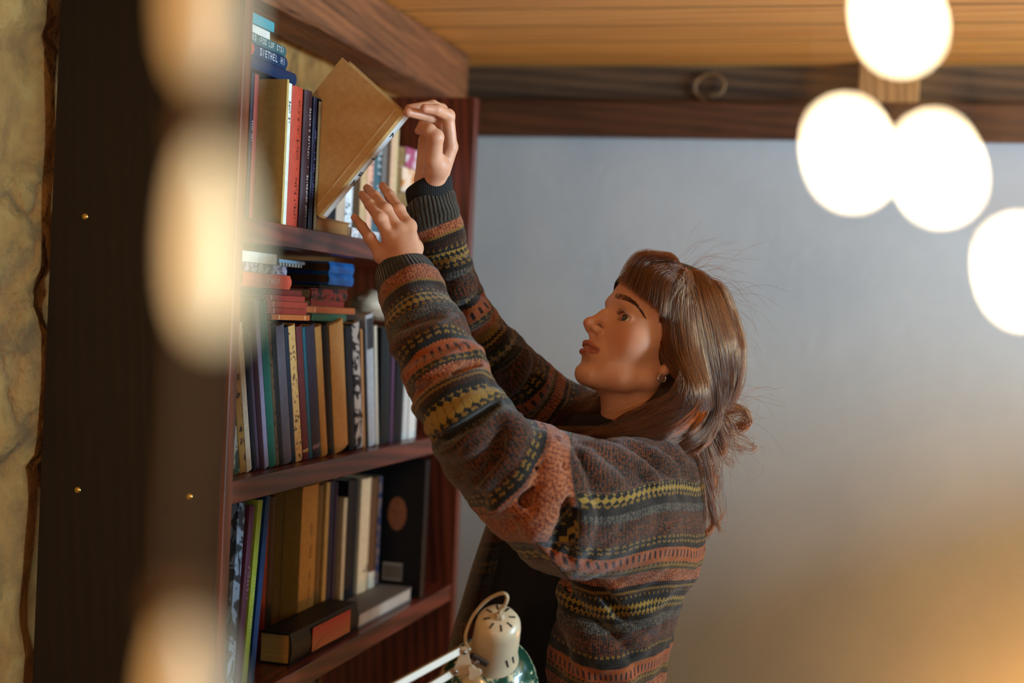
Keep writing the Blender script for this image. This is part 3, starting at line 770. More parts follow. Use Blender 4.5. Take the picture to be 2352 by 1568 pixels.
# ------------------------------------------------------------------ the person: head frame
TH, PS = math.radians(29), math.radians(20)
def cvec(x, y, z): return x * cR + y * cU + z * cf
hF = cvec(-math.cos(PS) * math.cos(TH), math.sin(TH), -math.sin(PS) * math.cos(TH))
hU = cvec(math.cos(PS) * math.sin(TH), math.cos(TH), math.sin(PS) * math.sin(TH))
hL = cvec(math.sin(PS), 0, -math.cos(PS))
HM = np.stack([hL, hF, hU], 1)             # local -> world
NOSE = P(1342, 735, 1.955)
HO = NOSE - HM @ np.array([0, .110, -.012])
def hw(p): return HO + HM @ (np.asarray(p, float) * .001)
def hl(p): return ((p - HO) @ HM) * 1000   # world -> local mm
head = Vol()
def he(c, r, k=4, op='u', both=False, rot=None):
    for s in ((1, -1) if both else (1,)):
        R_ = HM
        if rot is not None:
            ax, an = rot; an = an * (s if ax != 'X' else 1)
            R_ = HM @ np.array(Matrix.Rotation(math.radians(an), 3, ax))
        head.ell(hw((c[0] * s, c[1], c[2])), np.array(r) * .001, k * .001, op, R_)
def hc(pts, rads, k=4, op='u', both=False):
    for s in ((1, -1) if both else (1,)):
        head.cone([hw((p[0] * s, p[1], p[2])) for p in pts], [r * .001 for r in rads], k * .001, op)
he((0, -8, 42), (73, 96, 84), 0)
he((0, 34, -14), (56, 50, 72), 14)
he((0, 46, -50), (42, 36, 34), 14)
hc([(50, 8, -48), (40, 34, -62), (14, 66, -75)], [15, 14, 13], 14, both=True)
he((0, 72.5, -74), (17, 13.5, 13), 12)
he((38, 42, -14), (25, 26, 26), 22, both=True)
hc([(6, 76, 33), (24, 74, 34), (38, 68, 33)], [6, 6.5, 5], 12, both=True)
he((0, 20, -58), (34, 46, 18), 14)
he((34, 88, 12), (18, 15, 12), 9, 's', both=True)                       # eye sockets
hc([(0, 76, 22), (0, 87, 8), (0, 100, -10)], [7.0, 6.5, 7.2], 9)           # nose
he((0, 101, -12.5), (8.5, 9.0, 8.0), 4)
he((10.5, 91, -16.5), (6.4, 9, 6.0), 5, both=True)
hc([(0, 99, -19), (0, 90, -24)], [4, 4], 4)
he((6.2, 96, -24.5), (3.2, 6.0, 3.2), 1.5, 's', both=True)
he((0, 70, -40), (27, 20, 21), 10)                                       # muzzle
hc([(0, 90.5, -37.5), (6, 91, -37.2), (14, 87, -39.4), (23, 78.5, -43)], [3.6, 3.8, 3.3, 1.8], 3, both=True)
hc([(0, 88.5, -49), (9, 87.5, -49), (17, 83, -46.5), (22, 78.5, -44)], [4.6, 4.5, 3.4, 1.6], 3, both=True)
hc([(0, 99, -43.6), (0, 76, -43.8)], [1.8, 1.6], 1.2, 's')
hc([(0, 93, -43.6), (10, 91, -43.2), (18, 85.5, -43.2), (23.5, 80.5, -43.8)], [2.4, 2.2, 1.6, .8], 1.0, 's', both=True)
he((0, 86, -61), (16, 4.0, 5), 6, 's')
he((33, 62.5, 12), (14.2, 14.0, 14.0), 3, both=True)                     # lids
hc([(20, 73, 14.5), (27, 76.2, 18.6), (37, 75.0, 18.8), (46, 67, 13.5)], [1.2, 1.4, 1.4, 1.2], 2.2, both=True)
he((32.5, 73, 12.2), (13.0, 14, 5.2), 1.2, 's', both=True, rot=('Y', 5))
# ear
hc([(69, 6, 6), (74, 0, 19), (78, -12, 24), (81, -22, 14), (79, -22, -4), (74, -12, -20), (71, 0, -30)], [3, 3.2, 3.4, 3.4, 3.2, 3.4, 6], 3, both=True)
he((72, -9, 0), (4, 13, 22), 4, both=True)
hc([(70, 7, -5), (72, 3, -14), (71, -2, -22)], [3.5, 3.6, 3], 3, both=True)
hc([(71, 1, -26), (70.5, 1, -31)], [5.5, 5.5], 3, both=True)
head.cone([hw((0, -22, -20)), P(1482, 930, 2.0), P(1466, 1040, 2.01)], [.058, .0555, .060], .022)
head.cone([hw((18, 18, -66)), P(1412, 960, 1.985)], [.010, .010], .012)  # throat cord
# ------------------------------------------------------------------ hands
def hand(vol, wrist, palm, fingers, k=.0035):
    for pts, rads, kk in palm: vol.cone([P(*p) for p in pts], [r * .001 for r in rads], kk * .001)
    for pts, rads in fingers:
        pp = [P(*p) for p in pts]
        vol.cone(pp, [r * .001 for r in rads], k)
near = Vol()
nf = {  # pinky, ring, middle, index : MCP, PIP, DIP, tip
 'A': [(878, 588, 1.925), (849, 547, 1.935), (831, 520, 1.955), (816, 501, 1.975)],
 'B': [(898, 551, 1.932), (873, 503, 1.940), (850, 470, 1.965), (833, 448, 1.990)],
 'C': [(917, 533, 1.942), (886, 482, 1.955), (862, 452, 1.985), (844, 433, 2.012)],
 'D': [(938, 521, 1.955), (916, 482, 1.968), (896, 450, 1.990), (880, 428, 2.010)]}
palm = []
W0 = (934, 628, 1.880)
for kx, wx, rr in (('A', (912, 620, 1.884), 9.5), ('B', (924, 622, 1.882), 10.5), ('C', (938, 620, 1.885), 10.5), ('D', (952, 617, 1.894), 10)):
    palm.append(([wx, nf[kx][0]], [rr + 1.5, rr], 9))
palm.append(([(925, 640, 1.875), (945, 700, 1.85)], [23, 26], 12))
palm.append(([(943, 634, 1.88), (960, 700, 1.86)], [22, 25], 12))
hand(near, W0, palm, [
 (nf['A'], [8.2, 7.6, 6.7, 5.4]), (nf['B'], [9.0, 8.5, 7.4, 6.0]), (nf['C'], [9.2, 8.7, 7.6, 6.1]), (nf['D'], [9.2, 8.5, 7.4, 6.0])])
for kx, r in zip('ABCD', (8.2, 9.2, 9.4, 9.0)):
    near.ell(P(*nf[kx][1]), [r * .001 * .98] * 3, .003)                  # knuckle swell
    m = nf[kx][0]; near.ell(P(m[0], m[1], m[2] - .0005), [.0098] * 3, .009)
near.cone([P(946, 606, 1.905), P(950, 570, 1.955), P(940, 530, 2.0), P(925, 500, 2.02)], [.013, .012, .0095, .0075], .008)   # thumb behind the palm
far = Vol()
ff = {
 'I': [(1035, 338, 2.000), (1029, 265, 1.985), (1003, 252, 1.964), (975, 249, 1.953)],
 'M': [(1018, 322, 2.028), (1013, 276, 2.008), (985, 267, 1.982), (937, 257, 1.9585)],
 'R': [(1000, 318, 2.048), (1014, 252, 2.045), (994, 242, 2.020), (940, 249, 2.0020)],
 'L': [(978, 322, 2.060), (988, 283, 2.052), (973, 284, 2.032), (962, 300, 2.022)]}
hand(far, None, [
 ([(1003, 415, 2.005), ff['I'][0]], [15, 10.5], 10), ([(994, 418, 2.012), ff['M'][0]], [15, 11], 10),
 ([(984, 416, 2.018), ff['R'][0]], [14, 11], 10), ([(974, 408, 2.026), ff['L'][0]], [13, 11], 10),
 ([(988, 425, 2.015), (987, 520, 2.02)], [20, 24], 12),
 ([(996, 412, 1.995), (1004, 380, 1.977), (996, 362, 1.962)], [15, 16, 12.5], 9)],
 [(ff['I'], [9.6, 8.8, 7.6, 6.2]), (ff['M'], [9.6, 9.0, 8.0, 6.6]), (ff['R'], [9.2, 8.6, 7.6, 6.2]), (ff['L'], [8.4, 7.8, 7.0, 6.0]),
  ([(996, 366, 1.962), (1001, 315, 1.944), (986, 300, 1.944), (971, 292, 1.948)], [12, 10.3, 9.4, 7.4])])
far.ell(P(1001, 315, 1.944), [.0108] * 3, .003)
far.ell(P(1029, 266, 1.985), [.0094] * 3, .003)

# bare body under the clothes (coarse) : torso, arms
torso_b = Vol()
torso_b.cone([P(1466, 1030, 2.01), P(1440, 1130, 2.03), P(1400, 1400, 2.03), P(1395, 1640, 2.03)], [.040, .070, .065, .070], .03, sc=(cf, P(1430, 1200, 2.03), .7))
torso_b.cone([P(1400, 1135, 1.91), P(1120, 1035, 1.765), P(945, 690, 1.862)], [.036, .034, .026], .02)
torso_b.cone([P(1420, 1080, 2.17), P(1130, 850, 2.10), P(1040, 700, 2.05), P(988, 500, 2.02)], [.045, .036, .034, .023], .02)
torso_b.cone([P(1400, 1130, 1.92), P(1450, 1070, 2.03), P(1420, 1090, 2.13)], [.032, .045, .032], .02)

def skin():
    m = NT('skin'); v = m.coord()
    n = m.noise(v, 26, 4, .6); base = m.ramp(n, [(.3, lin('#c98f6e')), (.7, lin('#d9a383'))])
    a = m.n('ShaderNodeAttribute', attribute_name='lip'); b = m.n('ShaderNodeAttribute', attribute_name='blush')
    c1 = m.mix(m.math('MULTIPLY', b.outputs['Fac'], .55), base, lin('#c8775c'))
    c2 = m.mix(a.outputs['Fac'], c1, lin('#ab6351'))
    m.col(c2); m.b.inputs['Roughness'].default_value = .46
    m.b.inputs['Subsurface Weight'].default_value = .18; m.b.inputs['Subsurface Radius'].default_value = (1, .35, .2)
    m.b.inputs['Subsurface Scale'].default_value = .006
    m.b.inputs['Specular IOR Level'].default_value = .42
    m.bump(m.noise(v, 900, 3), .12, .0006); return m.m
def vol_mesh(vol, lo, hi, h, sm=1): D_, l_ = vol.grid(lo, hi, h); return nets(D_, l_, h, sm)
def bounds(pts, m): pts = np.array(pts); return pts.min(0) - m, pts.max(0) + m
parts_ = []
lo, hi = bounds([hw((80, 110, 130)), hw((-80, 110, 130)), hw((80, -110, -90)), hw((-80, -110, -90)), hw((0, -110, 120)), hw((0, 90, -95)), P(1466, 1040, 2.01)], .012)
parts_.append(vol_mesh(head, lo, hi, .0014, 1))
lo, hi = bounds([P(*p) for f in nf.values() for p in f] + [P(945, 700, 1.85), P(975, 560, 1.945)], .034)
parts_.append(vol_mesh(near, lo, hi, .0012, 1))
lo, hi = bounds([P(*p) for f in ff.values() for p in f] + [P(987, 520, 2.02), P(1004, 380, 1.977)], .03)
parts_.append(vol_mesh(far, lo, hi, .0012, 1))
lo, hi = bounds([P(1400, 1130, 1.80), P(1120, 1035, 1.7), P(945, 690, 1.86), P(1040, 700, 2.05), P(988, 500, 2.05), P(1395, 1640, 2.2), P(1420, 1080, 2.24), P(1600, 1600, 2.0), P(1500, 1600, 2.2)], .05)
parts_.append(vol_mesh(torso_b, lo, hi, .006, 1))
vs = np.concatenate([p[0] for p in parts_]); off = np.cumsum([0] + [len(p[0]) for p in parts_])
fs = np.concatenate([p[1] + o for p, o in zip(parts_, off)])
person = empty('person', P(1400, 1600, 2.03) * [1, 1, 0], 'person in a striped knitted cardigan reaching up to a book on the top shelf', 'person')
bpy.context.view_layer.update()
PINV = Matrix.Translation(-person.location)
def to_person(o):
    o.parent = person; o.matrix_parent_inverse = PINV; return o
body = to_person(np_mesh('body', vs, fs, skin()))
L = hl(vs)
def capd(p, pts, r):
    d = np.full(len(p), 1e3)
    for a, b in zip(pts[:-1], pts[1:]):
        a, b = np.array(a, float), np.array(b, float); ba = b - a; h = np.clip((p - a) @ ba / (ba @ ba), 0, 1)
        d = np.minimum(d, np.linalg.norm(p - a - h[:, None] * ba, axis=1))
    return np.clip((r - d) / 1.2, 0, 1)
La = np.abs(L) * [1, 0, 0] + L * [0, 1, 1]
lip = np.maximum(capd(La, [(0, 93, -38.6), (6, 93, -38), (14, 88, -39.8), (23, 79.5, -43.3)], 5.0) * (La[:, 2] > -43.8) * np.clip((-33.2 - La[:, 2]) / 1.0, 0, 1),
                 capd(La, [(0, 92, -48.5), (9, 91, -48.2), (17, 85.5, -46.2), (22, 80, -44.3)], 5.4) * (La[:, 2] < -43))
attr(body, 'lip', lip * (vs[:, 2] > 1.2))
bl = np.exp(-((La - [44, 58, -16]) ** 2).sum(1) / (2 * 15 ** 2)) + .8 * np.exp(-((La - [0, 108, -12]) ** 2).sum(1) / (2 * 9 ** 2))
# warm knuckles and fingertips
tips = [P(*f[-1]) for f in list(nf.values()) + list(ff.values())] + [P(971, 292, 1.948)]
kn = [P(*f[1]) for f in list(nf.values()) + list(ff.values())]
for t in tips: bl += .9 * np.exp(-((vs - t) ** 2).sum(1) / (2 * .006 ** 2))
for t in kn: bl += .3 * np.exp(-((vs - t) ** 2).sum(1) / (2 * .006 ** 2))
attr(body, 'blush', np.clip(bl, 0, 1))
# fingernails
m_nail = plain('#dba48c', .3)
for key, f in list(nf.items()):
    t, dd_ = P(*f[3]), P(*f[2]); ax = (t - dd_) / np.linalg.norm(t - dd_)
    nrm = -cf - (-cf @ ax) * ax; nrm /= np.linalg.norm(nrm); sd = np.cross(ax, nrm)
    c = t + nrm * .0036 - ax * .0005
    m4 = M3((tuple(sd), tuple(ax), tuple(nrm)), tuple(c))
    mb = MB(); rings = []
    for i in range(7):
        a = math.pi / 2 * i / 6
        rings.append([m4 @ Vector((.0052 * math.cos(a) * math.cos(b), .0066 * math.cos(a) * math.sin(b), .0021 * math.sin(a))) for b in np.linspace(0, 2 * math.pi, 16, endpoint=False)])
    mb.ring_loft(rings); to_person(mb.build('fingernail', m_nail, smooth=True))
# eyes
def eye_mat():
    m = NT('eye'); c = m.n('ShaderNodeTexCoord'); s = m.n('ShaderNodeSeparateXYZ'); m.l(c.outputs['Object'], s.inputs[0])
    r = m.math('SQRT', m.math('ADD', m.math('POWER', s.outputs[0], 2), m.math('POWER', s.outputs[2], 2)))
    f = m.math('LESS_THAN', s.outputs[1], 0)
    x = m.math('ADD', m.math('MULTIPLY', r, 80), f)
    m.col(m.ramp(x, [(0, lin('#050404')), (.17, lin('#050404')), (.21, lin('#5c4a34')), (.40, lin('#3a2c20')), (.46, lin('#17110c')), (.52, lin('#cfc4bc')), (1, lin('#cfb8ac'))]))
    m.b.inputs['Roughness'].default_value = .06; m.b.inputs['Specular IOR Level'].default_value = .8; return m.m
m_eye = eye_mat()
for s in (1, -1):
    o = MB().lathe([(max(.0001, .0124 * math.sin(a)), .0124 * math.cos(a)) for a in np.linspace(0.01, math.pi - .01, 24)], 32, Matrix.Rotation(math.radians(-90), 4, 'X')).build('eye', m_eye, smooth=True)
    R_ = Matrix([list(r) for r in HM * np.array([-1, 1, 1])]).to_4x4() @ Matrix.Rotation(math.radians(16), 4, 'Z') @ Matrix.Rotation(math.radians(3), 4, 'X')
    o.matrix_world = Matrix.Translation(hw((33 * s, 62.5, 12))) @ R_
    mw = o.matrix_world.copy(); o.parent = person; o.matrix_parent_inverse = PINV
    o.location, o.rotation_euler = mw.to_translation(), mw.to_euler()
# earring
R_ = np.stack([hF, hU, hL], 1)
ec = hw((74, 0, -41))
pts = [ec + .0062 * (math.cos(a) * hF * .9 + math.sin(a) * hU) for a in np.linspace(0, 2 * math.pi, 33)]
ear = MB().tube(pts, .0008, 8, cap=False).build('earring', plain('#e8e8ea', .15, metal=1.0), smooth=True); to_person(ear)

# ================================================================== the knitted cardigan
TC = P(1430, 1200, 2.03)
nearA = [(925, 622, 1.885), (945, 670, 1.868), (982, 765, 1.835), (1027, 862, 1.80), (1072, 958, 1.775), (1125, 1040, 1.765), (1215, 1108, 1.79), (1312, 1160, 1.84), (1405, 1175, 1.895)]
nearR = [.0360, .0405, .0475, .0500, .0505, .0560, .0720, .0890, .0930]
farA = [(984, 462, 2.02), (990, 500, 2.022), (1012, 560, 2.03), (1028, 625, 2.04), (1045, 690, 2.05), (1090, 765, 2.065), (1145, 835, 2.085), (1215, 905, 2.11), (1310, 975, 2.14), (1420, 1060, 2.15)]
farR = [.0375, .0385, .0345, .0340, .0370, .0415, .0470, .0500, .0560, .0600]
npt, fpt = [P(*p) for p in nearA], [P(*p) for p in farA]
card = Vol()
card.cone([P(1448, 1105, 2.03), P(1436, 1230, 2.03), P(1392, 1400, 2.03), P(1368, 1490, 2.03), P(1380, 1680, 2.03)], [.100, .104, .091, .090, .098], .03, sc=(cf, TC, .60))
card.cone([P(1526, 1112, 2.03), P(1512, 1180, 2.04)], [.040, .050], .04)
card.cone([P(1405, 1135, 1.895), P(1450, 1085, 2.0), P(1440, 1080, 2.1)], [.052, .050, .052], .03)
card.cone(npt, nearR, .018)
card.cone(fpt, farR, .018)
base_card = card
_cache_ray = {}
def surf(x, y, push=0.0, z0=1.55, z1=2.3):
    k = (round(float(x), 1), round(float(y), 1)); x, y = k
    if k not in _cache_ray: _cache_ray[k] = raycast(card0, x, y, z0, z1)
    z = _cache_ray[k]
    return P(x, y, (z if z else 2.0) + push)
card0 = Vol(); card0.p = list(card.p)
def fold(pts, r, push=.0, k=.010, op='u', n=10):
    n = 16; q = np.array([surf(*p) for p in catmull(pts, n)]); zz = (q - CAM) @ cf
    zs = np.convolve(np.pad(zz, 2, mode='edge'), [.2] * 5, 'valid'); zz = np.maximum(zs, zz) if op == 'u' else np.minimum(zs, np.minimum(zz, np.median(zz) + .02)); c2 = catmull(pts, n)
    ok = np.abs(zz - np.median(zz)) < .045; ok &= (zz > 1.93) if pts[0][0] < 1300 and r > .0089 and push < .0 and op == 'u' else True
    if ok.sum() < 4: return
    zz, c2 = zz[ok], c2[ok]; n = len(zz); q = np.array([P(a[0], a[1], z) for a, z in zip(c2, zz)]) + push * cf
    rr = [r * (0.35 + .65 * math.sin(math.pi * (i + .4) / (n - .2))) for i in range(n)]
    card.cone(list(q), rr, k, op)
folds = [   # ridges on the near sleeve, shoulder and back
 ([(905, 800), (960, 790), (1040, 742)], .010), ([(935, 870), (1000, 852), (1098, 800)], .008),
 ([(962, 940), (1030, 905), (1105, 858)], .013), ([(985, 985), (1060, 960), (1140, 905)], .012),
 ([(1010, 1035), (1080, 1010), (1150, 955)], .010), ([(1150, 960), (1185, 1000), (1165, 1060), (1110, 1110)], .014),
 ([(1236, 1000), (1262, 1080), (1250, 1160), (1225, 1240)], .017), ([(1212, 1010), (1190, 1090), (1140, 1170)], .013),
 ([(1292, 1018), (1300, 1090), (1330, 1180), (1320, 1290)], .012), ([(1180, 1140), (1230, 1200), (1290, 1290)], .010),
 ([(1345, 1030), (1430, 1052), (1500, 1105)], .010), ([(1400, 1022), (1480, 1046), (1548, 1092)], .010),
 ([(1455, 1020), (1530, 1042), (1588, 1086)], .010), ([(1330, 1040), (1370, 1085), (1420, 1110)], .008),
 ([(1325, 1330), (1400, 1405), (1480, 1480)], .012), ([(1300, 1400), (1370, 1480), (1440, 1560)], .014),
 ([(1400, 1330), (1470, 1410), (1500, 1440)], .009), ([(1300, 1340), (1320, 1420), (1345, 1540)], .010),
]
for pts, r in folds: fold(pts, r * (.8 if pts[0][0] > 1320 else 1), push=.0045 if pts[0][0] > 1320 else .002, k=.016)
# raised seam of the dropped shoulder, creases beside the folds
creases = [([(1272, 1010), (1278, 1090), (1292, 1180), (1270, 1270)], .007), ([(1215, 1040), (1222, 1110), (1190, 1190)], .007),
 ([(1332, 1050), (1322, 1120), (1316, 1200), (1312, 1300)], .005), ([(1150, 1000), (1130, 1060), (1090, 1110)], .007),
 ([(960, 905), (1030, 880), (1105, 828)], .006), ([(985, 1010), (1070, 985), (1140, 930)], .006),
 ([(1360, 1330), (1430, 1415)], .005)]
for pts, r in creases: fold(pts, r * .7, push=-.0045, k=.008, op='s')
# far sleeve bunches
for pts, r in [([(1078, 650), (1050, 670), (1020, 690)], .012), ([(1112, 700), (1080, 730), (1060, 760)], .013), ([(1160, 765), (1130, 790), (1105, 830)], .013), ([(1205, 810), (1180, 850), (1165, 900)], .013), ([(1260, 850), (1230, 890), (1210, 930)], .011), ([(1070, 600), (1040, 618), (1010, 630)], .009)]:
    fold(pts, r * 1.25, push=-.001, k=.010)
# loose knit undulation
def undul(p):
    a = np.sin(p @ np.array([61., 37, 23]) + 1.7 * np.sin(p @ np.array([11., -29, 43]))) * np.sin(p @ np.array([-31., 47, 53]) + 1.1)
    b = np.sin(p @ np.array([140., 93, -110])) * np.sin(p @ np.array([-87., 120, 151]) + .6)
    return .0022 * a + .0009 * b
# opening at the front, hollow cuffs, neck hole
inner = Vol()
nd = (npt[0] - npt[1]) / np.linalg.norm(npt[0] - npt[1]); fd = (fpt[0] - fpt[1]) / np.linalg.norm(fpt[0] - fpt[1])
fd = fd + .18 * cf - .30 * cR; fd /= np.linalg.norm(fd)
def plane_cut(vol, c, n, r, k=.003):
    vol.add(lambda p: np.maximum(-(p - c) @ n, np.linalg.norm(p - c, axis=-1) - r), c - r, c + r, k, 's')
card.cone([npt[0] + nd * .03, npt[0] - nd * .03], [.031, .026], .004, 's')
card.cone([fpt[0] + fd * .04, fpt[0] - fd * .030], [.0325, .025], .004, 's')
plane_cut(card, npt[0] + nd * .004, nd, .09)
plane_cut(card, fpt[0] + fd * .002, fd, .09)
card.cone([P(1468, 940, 2.0), P(1450, 1040, 2.01)], [.066, .062], .012, 's')
xf = P(1236, 1400, 2.0)
nrm_f = cR * math.cos(.10) + cU * math.sin(-.02)
open_c = P(1130, 1410, 2.03)
card.add(lambda p: np.maximum(np.maximum((p - P(1238, 1300, 1.93)) @ (cR * .96 - cf * .28), (p - P(1180, 1248, 1.9)) @ cU), -((p - P(1180, 1248, 1.55)) @ cf)),
         P(900, 1720, 1.6), P(1330, 1200, 2.5), .004, 's')
for i_, (f_, a_, b_, k_, o_) in enumerate(card.p[-1:]):
    lo_ = np.minimum(P(900, 1720, 1.7), P(1330, 1220, 2.4)) - .25; hi_ = np.maximum(P(900, 1720, 1.7), P(1330, 1220, 2.4)) + .1
    card.p[-1] = (f_, lo_, hi_, k_, o_)
lo, hi = bounds([P(860, 600, 1.8), P(925, 430, 2.0), P(1640, 1000, 2.0), P(1640, 1640, 2.05), P(1300, 1640, 2.25), P(1300, 1100, 1.70), P(1440, 1040, 2.25)], .03)
hh_ = .0024
Dg, l_ = card.grid(lo, hi, hh_)
for x0 in range(0, Dg.shape[0], 24):
    sl = slice(x0, x0 + 24)
    g = np.stack(np.meshgrid(lo[0] + hh_ * np.arange(Dg.shape[0])[sl], lo[1] + hh_ * np.arange(Dg.shape[1]), lo[2] + hh_ * np.arange(Dg.shape[2]), indexing='ij'), -1)
    Dg[sl] += undul(g).astype(np.float32)
vs, fs = nets(Dg, l_, hh_, 1); del Dg

# knit coordinates: rows run along t, stitches along u
def poly_param(p, pts, rads):
    best = np.full(len(p), 1e3); T = np.zeros(len(p)); A = np.zeros(len(p)); acc = 0; prev = None
    for i in range(len(pts) - 1):
        a, b = pts[i], pts[i + 1]; ba = b - a; ln = np.linalg.norm(ba); h = np.clip((p - a) @ ba / (ba @ ba), 0, 1)
        v = p - a - h[:, None] * ba; d = np.linalg.norm(v, axis=1) - (rads[i] + (rads[i + 1] - rads[i]) * h)
        ax = ba / ln; e1 = -cf - (-cf @ ax) * ax; e1 /= np.linalg.norm(e1); e2 = np.cross(ax, e1)
        ang = np.arctan2(v @ e2, v @ e1); m = d < best
        best[m] = d[m]; T[m] = (acc + h * ln)[m]; A[m] = ang[m]; acc += ln
    return best, T, A
def torso_tu(p):
    q = p - TC; x, y, z = q @ cR, q @ cU, q @ cf
    ang = np.arctan2(z / 1.6, x)
    t = -(y) - .13 * x + .010 * np.sin(x * 30) + .25 * np.maximum(0, x - .09)
    return t, ang * .15 * 1.1
dn, tn, an = poly_param(vs, npt, nearR); df, tf_, af = poly_param(vs, fpt, farR)
rel = vs - CAM; zc = rel @ cf; px = 1176 + F * (rel @ cR) / zc; py = 784 - F * (rel @ cU) / zc
seam = 1322 + 10 * np.sin(py / 60.)
isn = (dn < .03) & (px < seam) & (zc < 1.99) & ~((py > 1245) & (px > 1230 + (py - 1245) * .9))
isf = (df < .03) & (px < 1330) & ~isn & (zc > 1.97) & (py < 1080)
tt, tu = torso_tu(vs)
tt = tt + .30; P0 = .155; Tl = np.floor(.30 / P0) * P0 - P0 + P0 * 112 / 250
k0 = (1085 - 1200) / (F / 2.03) * 1 + .30
Tl = P0 * (np.floor(k0 / P0) + 112 / 250)
if Tl > k0 + .02: Tl -= P0
tt = np.where(tt < Tl, P0 * (np.floor(Tl / P0) - 1 + 221 / 250) + (tt - Tl) * .22, tt)
T = np.where(isn, tn, np.where(isf, tf_, tt)); Uu = np.where(isn, an * .050, np.where(isf, an * 0 + af * .042, tu))
cuff = np.where(isn, np.clip((.030 - tn) / .002, 0, 1), np.where(isf, np.clip((.034 - tf_) / .002, 0, 1), 0))
# dark knitted seam line where sleeve meets body
sd_ = np.abs(px - seam); sm_ = np.exp(-(sd_ / 4.0) ** 2) * (py > 1030) * (py < 1330) * (zc < 1.97)

def knit(nm='fair_isle_knit', lit=1.0):
    m = NT(nm)
    at = m.n('ShaderNodeAttribute', attribute_name='knit_t').outputs['Fac']; au = m.n('ShaderNodeAttribute', attribute_name='knit_u').outputs['Fac']
    ac = m.n('ShaderNodeAttribute', attribute_name='cuff').outputs['Fac']; asm = m.n('ShaderNodeAttribute', attribute_name='seam').outputs['Fac']
    v = m.coord(); wob = m.noise(v, 220, 2); wob2 = m.noise(v, 40, 3)
    sw_, sh = .0044, .0034
    uu = m.math('ADD', au, m.math('MULTIPLY', m.math('SUBTRACT', wob, .5), .0014))
    fu = m.math('FRACT', m.math('DIVIDE', uu, sw_))
    vee = m.math('ABSOLUTE', m.math('SUBTRACT', fu, .5))              # 0 at the stitch centre
    t1 = m.math('ADD', at, m.math('MULTIPLY', vee, sh * 1.1))
    t1 = m.math('ADD', t1, m.math('MULTIPLY', m.math('SUBTRACT', wob2, .5), .004))
    row_ = m.math('FRACT', m.math('DIVIDE', t1, sh))
    tq = m.math('MULTIPLY', m.math('FLOOR', m.math('DIVIDE', t1, sh)), sh)
    ph = m.math('FRACT', m.math('DIVIDE', m.math('ADD', tq, .0), .155))
    k = 1 / 250
    ch, ch2, br = '#1e1c18', '#2c271f', '#28170c'
    org, cor, mus, rus, gry, yel = '#b8622c', '#c87a4e', '#92702c', '#6e3c1c', '#6c665c', '#b0903e'
    bands = [ # start(px of 250), ground, motif, (square dots, leaf, rust flecks)
        (0, org, org, (0, 0, 0)), (7, '#3a1d12', '#c2683f', (1, 0, 0)), (25, org, org, (0, 0, 0)),
        (32, ch2, mus, (0, 1, 0)), (42, '#5a4a22', ch2, (0, 1, 0)), (50, '#7a4028', cor, (0, 0, 1)), (54, cor, '#8a4428', (0, 0, 1)), (76, mus, mus, (0, 0, 0)), (81, br, br, (0, 0, 0)),
        (88, mus, mus, (0, 0, 0)), (92, '#4a2a16', br, (0, 0, 1)), (101, mus, ch, (1, 0, 0)), (105, ch, ch, (0, 0, 0)), (114, ch, yel, (0, 1, 0)), (137, ch, mus, (1, 0, 0)),
        (143, ch, ch2, (0, 0, 1)), (156, '#302d2a', gry, (0, 0, 1)), (174, '#28231f', rus, (0, 0, 1)), (192, '#231f1c', '#80441f', (0, 0, 1)), (212, '#211e1b', rus, (0, 0, 1)),
        (222, ch, mus, (1, 0, 0)), (227, ch, ch, (0, 0, 0)), (235, ch, mus, (1, 0, 0)), (240, ch, ch, (0, 0, 0))]
    A_ = m.ramp(ph, [(b[0] * k, lin(b[1])) for b in bands], 'CONSTANT')
    B_ = m.ramp(ph, [(b[0] * k, lin(b[2])) for b in bands], 'CONSTANT')
    S_ = m.ramp(ph, [(b[0] * k, b[3]) for b in bands], 'CONSTANT')
    sp = m.n('ShaderNodeSeparateColor'); m.l(S_, sp.inputs[0])
    dots = m.math('GREATER_THAN', m.math('FRACT', m.math('DIVIDE', uu, .0098)), .38)
    lf = m.math('ABSOLUTE', m.math('SUBTRACT', m.math('FRACT', m.math('ADD', m.math('DIVIDE', uu, .0088), m.math('MULTIPLY', at, 30))), .5))
    tri = m.math('ABSOLUTE', m.math('SUBTRACT', m.math('FRACT', m.math('DIVIDE', at, .0102)), .5))
    leaf = m.math('GREATER_THAN', m.math('ADD', m.math('MULTIPLY', lf, .9), m.math('ADD', tri, m.math('MULTIPLY', wob, .3))), .60)
    fl = m.noise(v, 330, 2, .6)
    fleck = m.math('GREATER_THAN', m.math('ADD', fl, m.math('MULTIPLY', vee, .30)), .58)
    mask = m.math('ADD', m.math('MULTIPLY', sp.outputs[0], dots), m.math('ADD', m.math('MULTIPLY', sp.outputs[1], leaf), m.math('MULTIPLY', sp.outputs[2], fleck)))
    c = m.mix(mask, A_, B_)
    # ribbed cuffs
    rib = m.math('FRACT', m.math('DIVIDE', au, .0062)); ribh = m.math('SINE', m.math('MULTIPLY', rib, math.pi))
    cr_ = m.mix(ribh, lin('#1d1b18'), lin('#4a453c'))
    c = m.mix(ac, c, cr_)
    hue = m.mix(m.math('MULTIPLY', m.math('GREATER_THAN', m.noise(v, 800, 2), .66), .35), c, lin('#8c7c6c'))
    dk = m.mix(m.math('MULTIPLY', asm, .8), hue, lin('#15120f'))
    if lit < 1: dk = m.mix(1 - lit, dk, lin('#0c0b0a'))
    dk = m.mix(1.0, dk, (.56, .50, .42, 1), 'MULTIPLY')
    m.col(dk)
    m.b.inputs['Roughness'].default_value = .95; m.b.inputs['Specular IOR Level'].default_value = .15
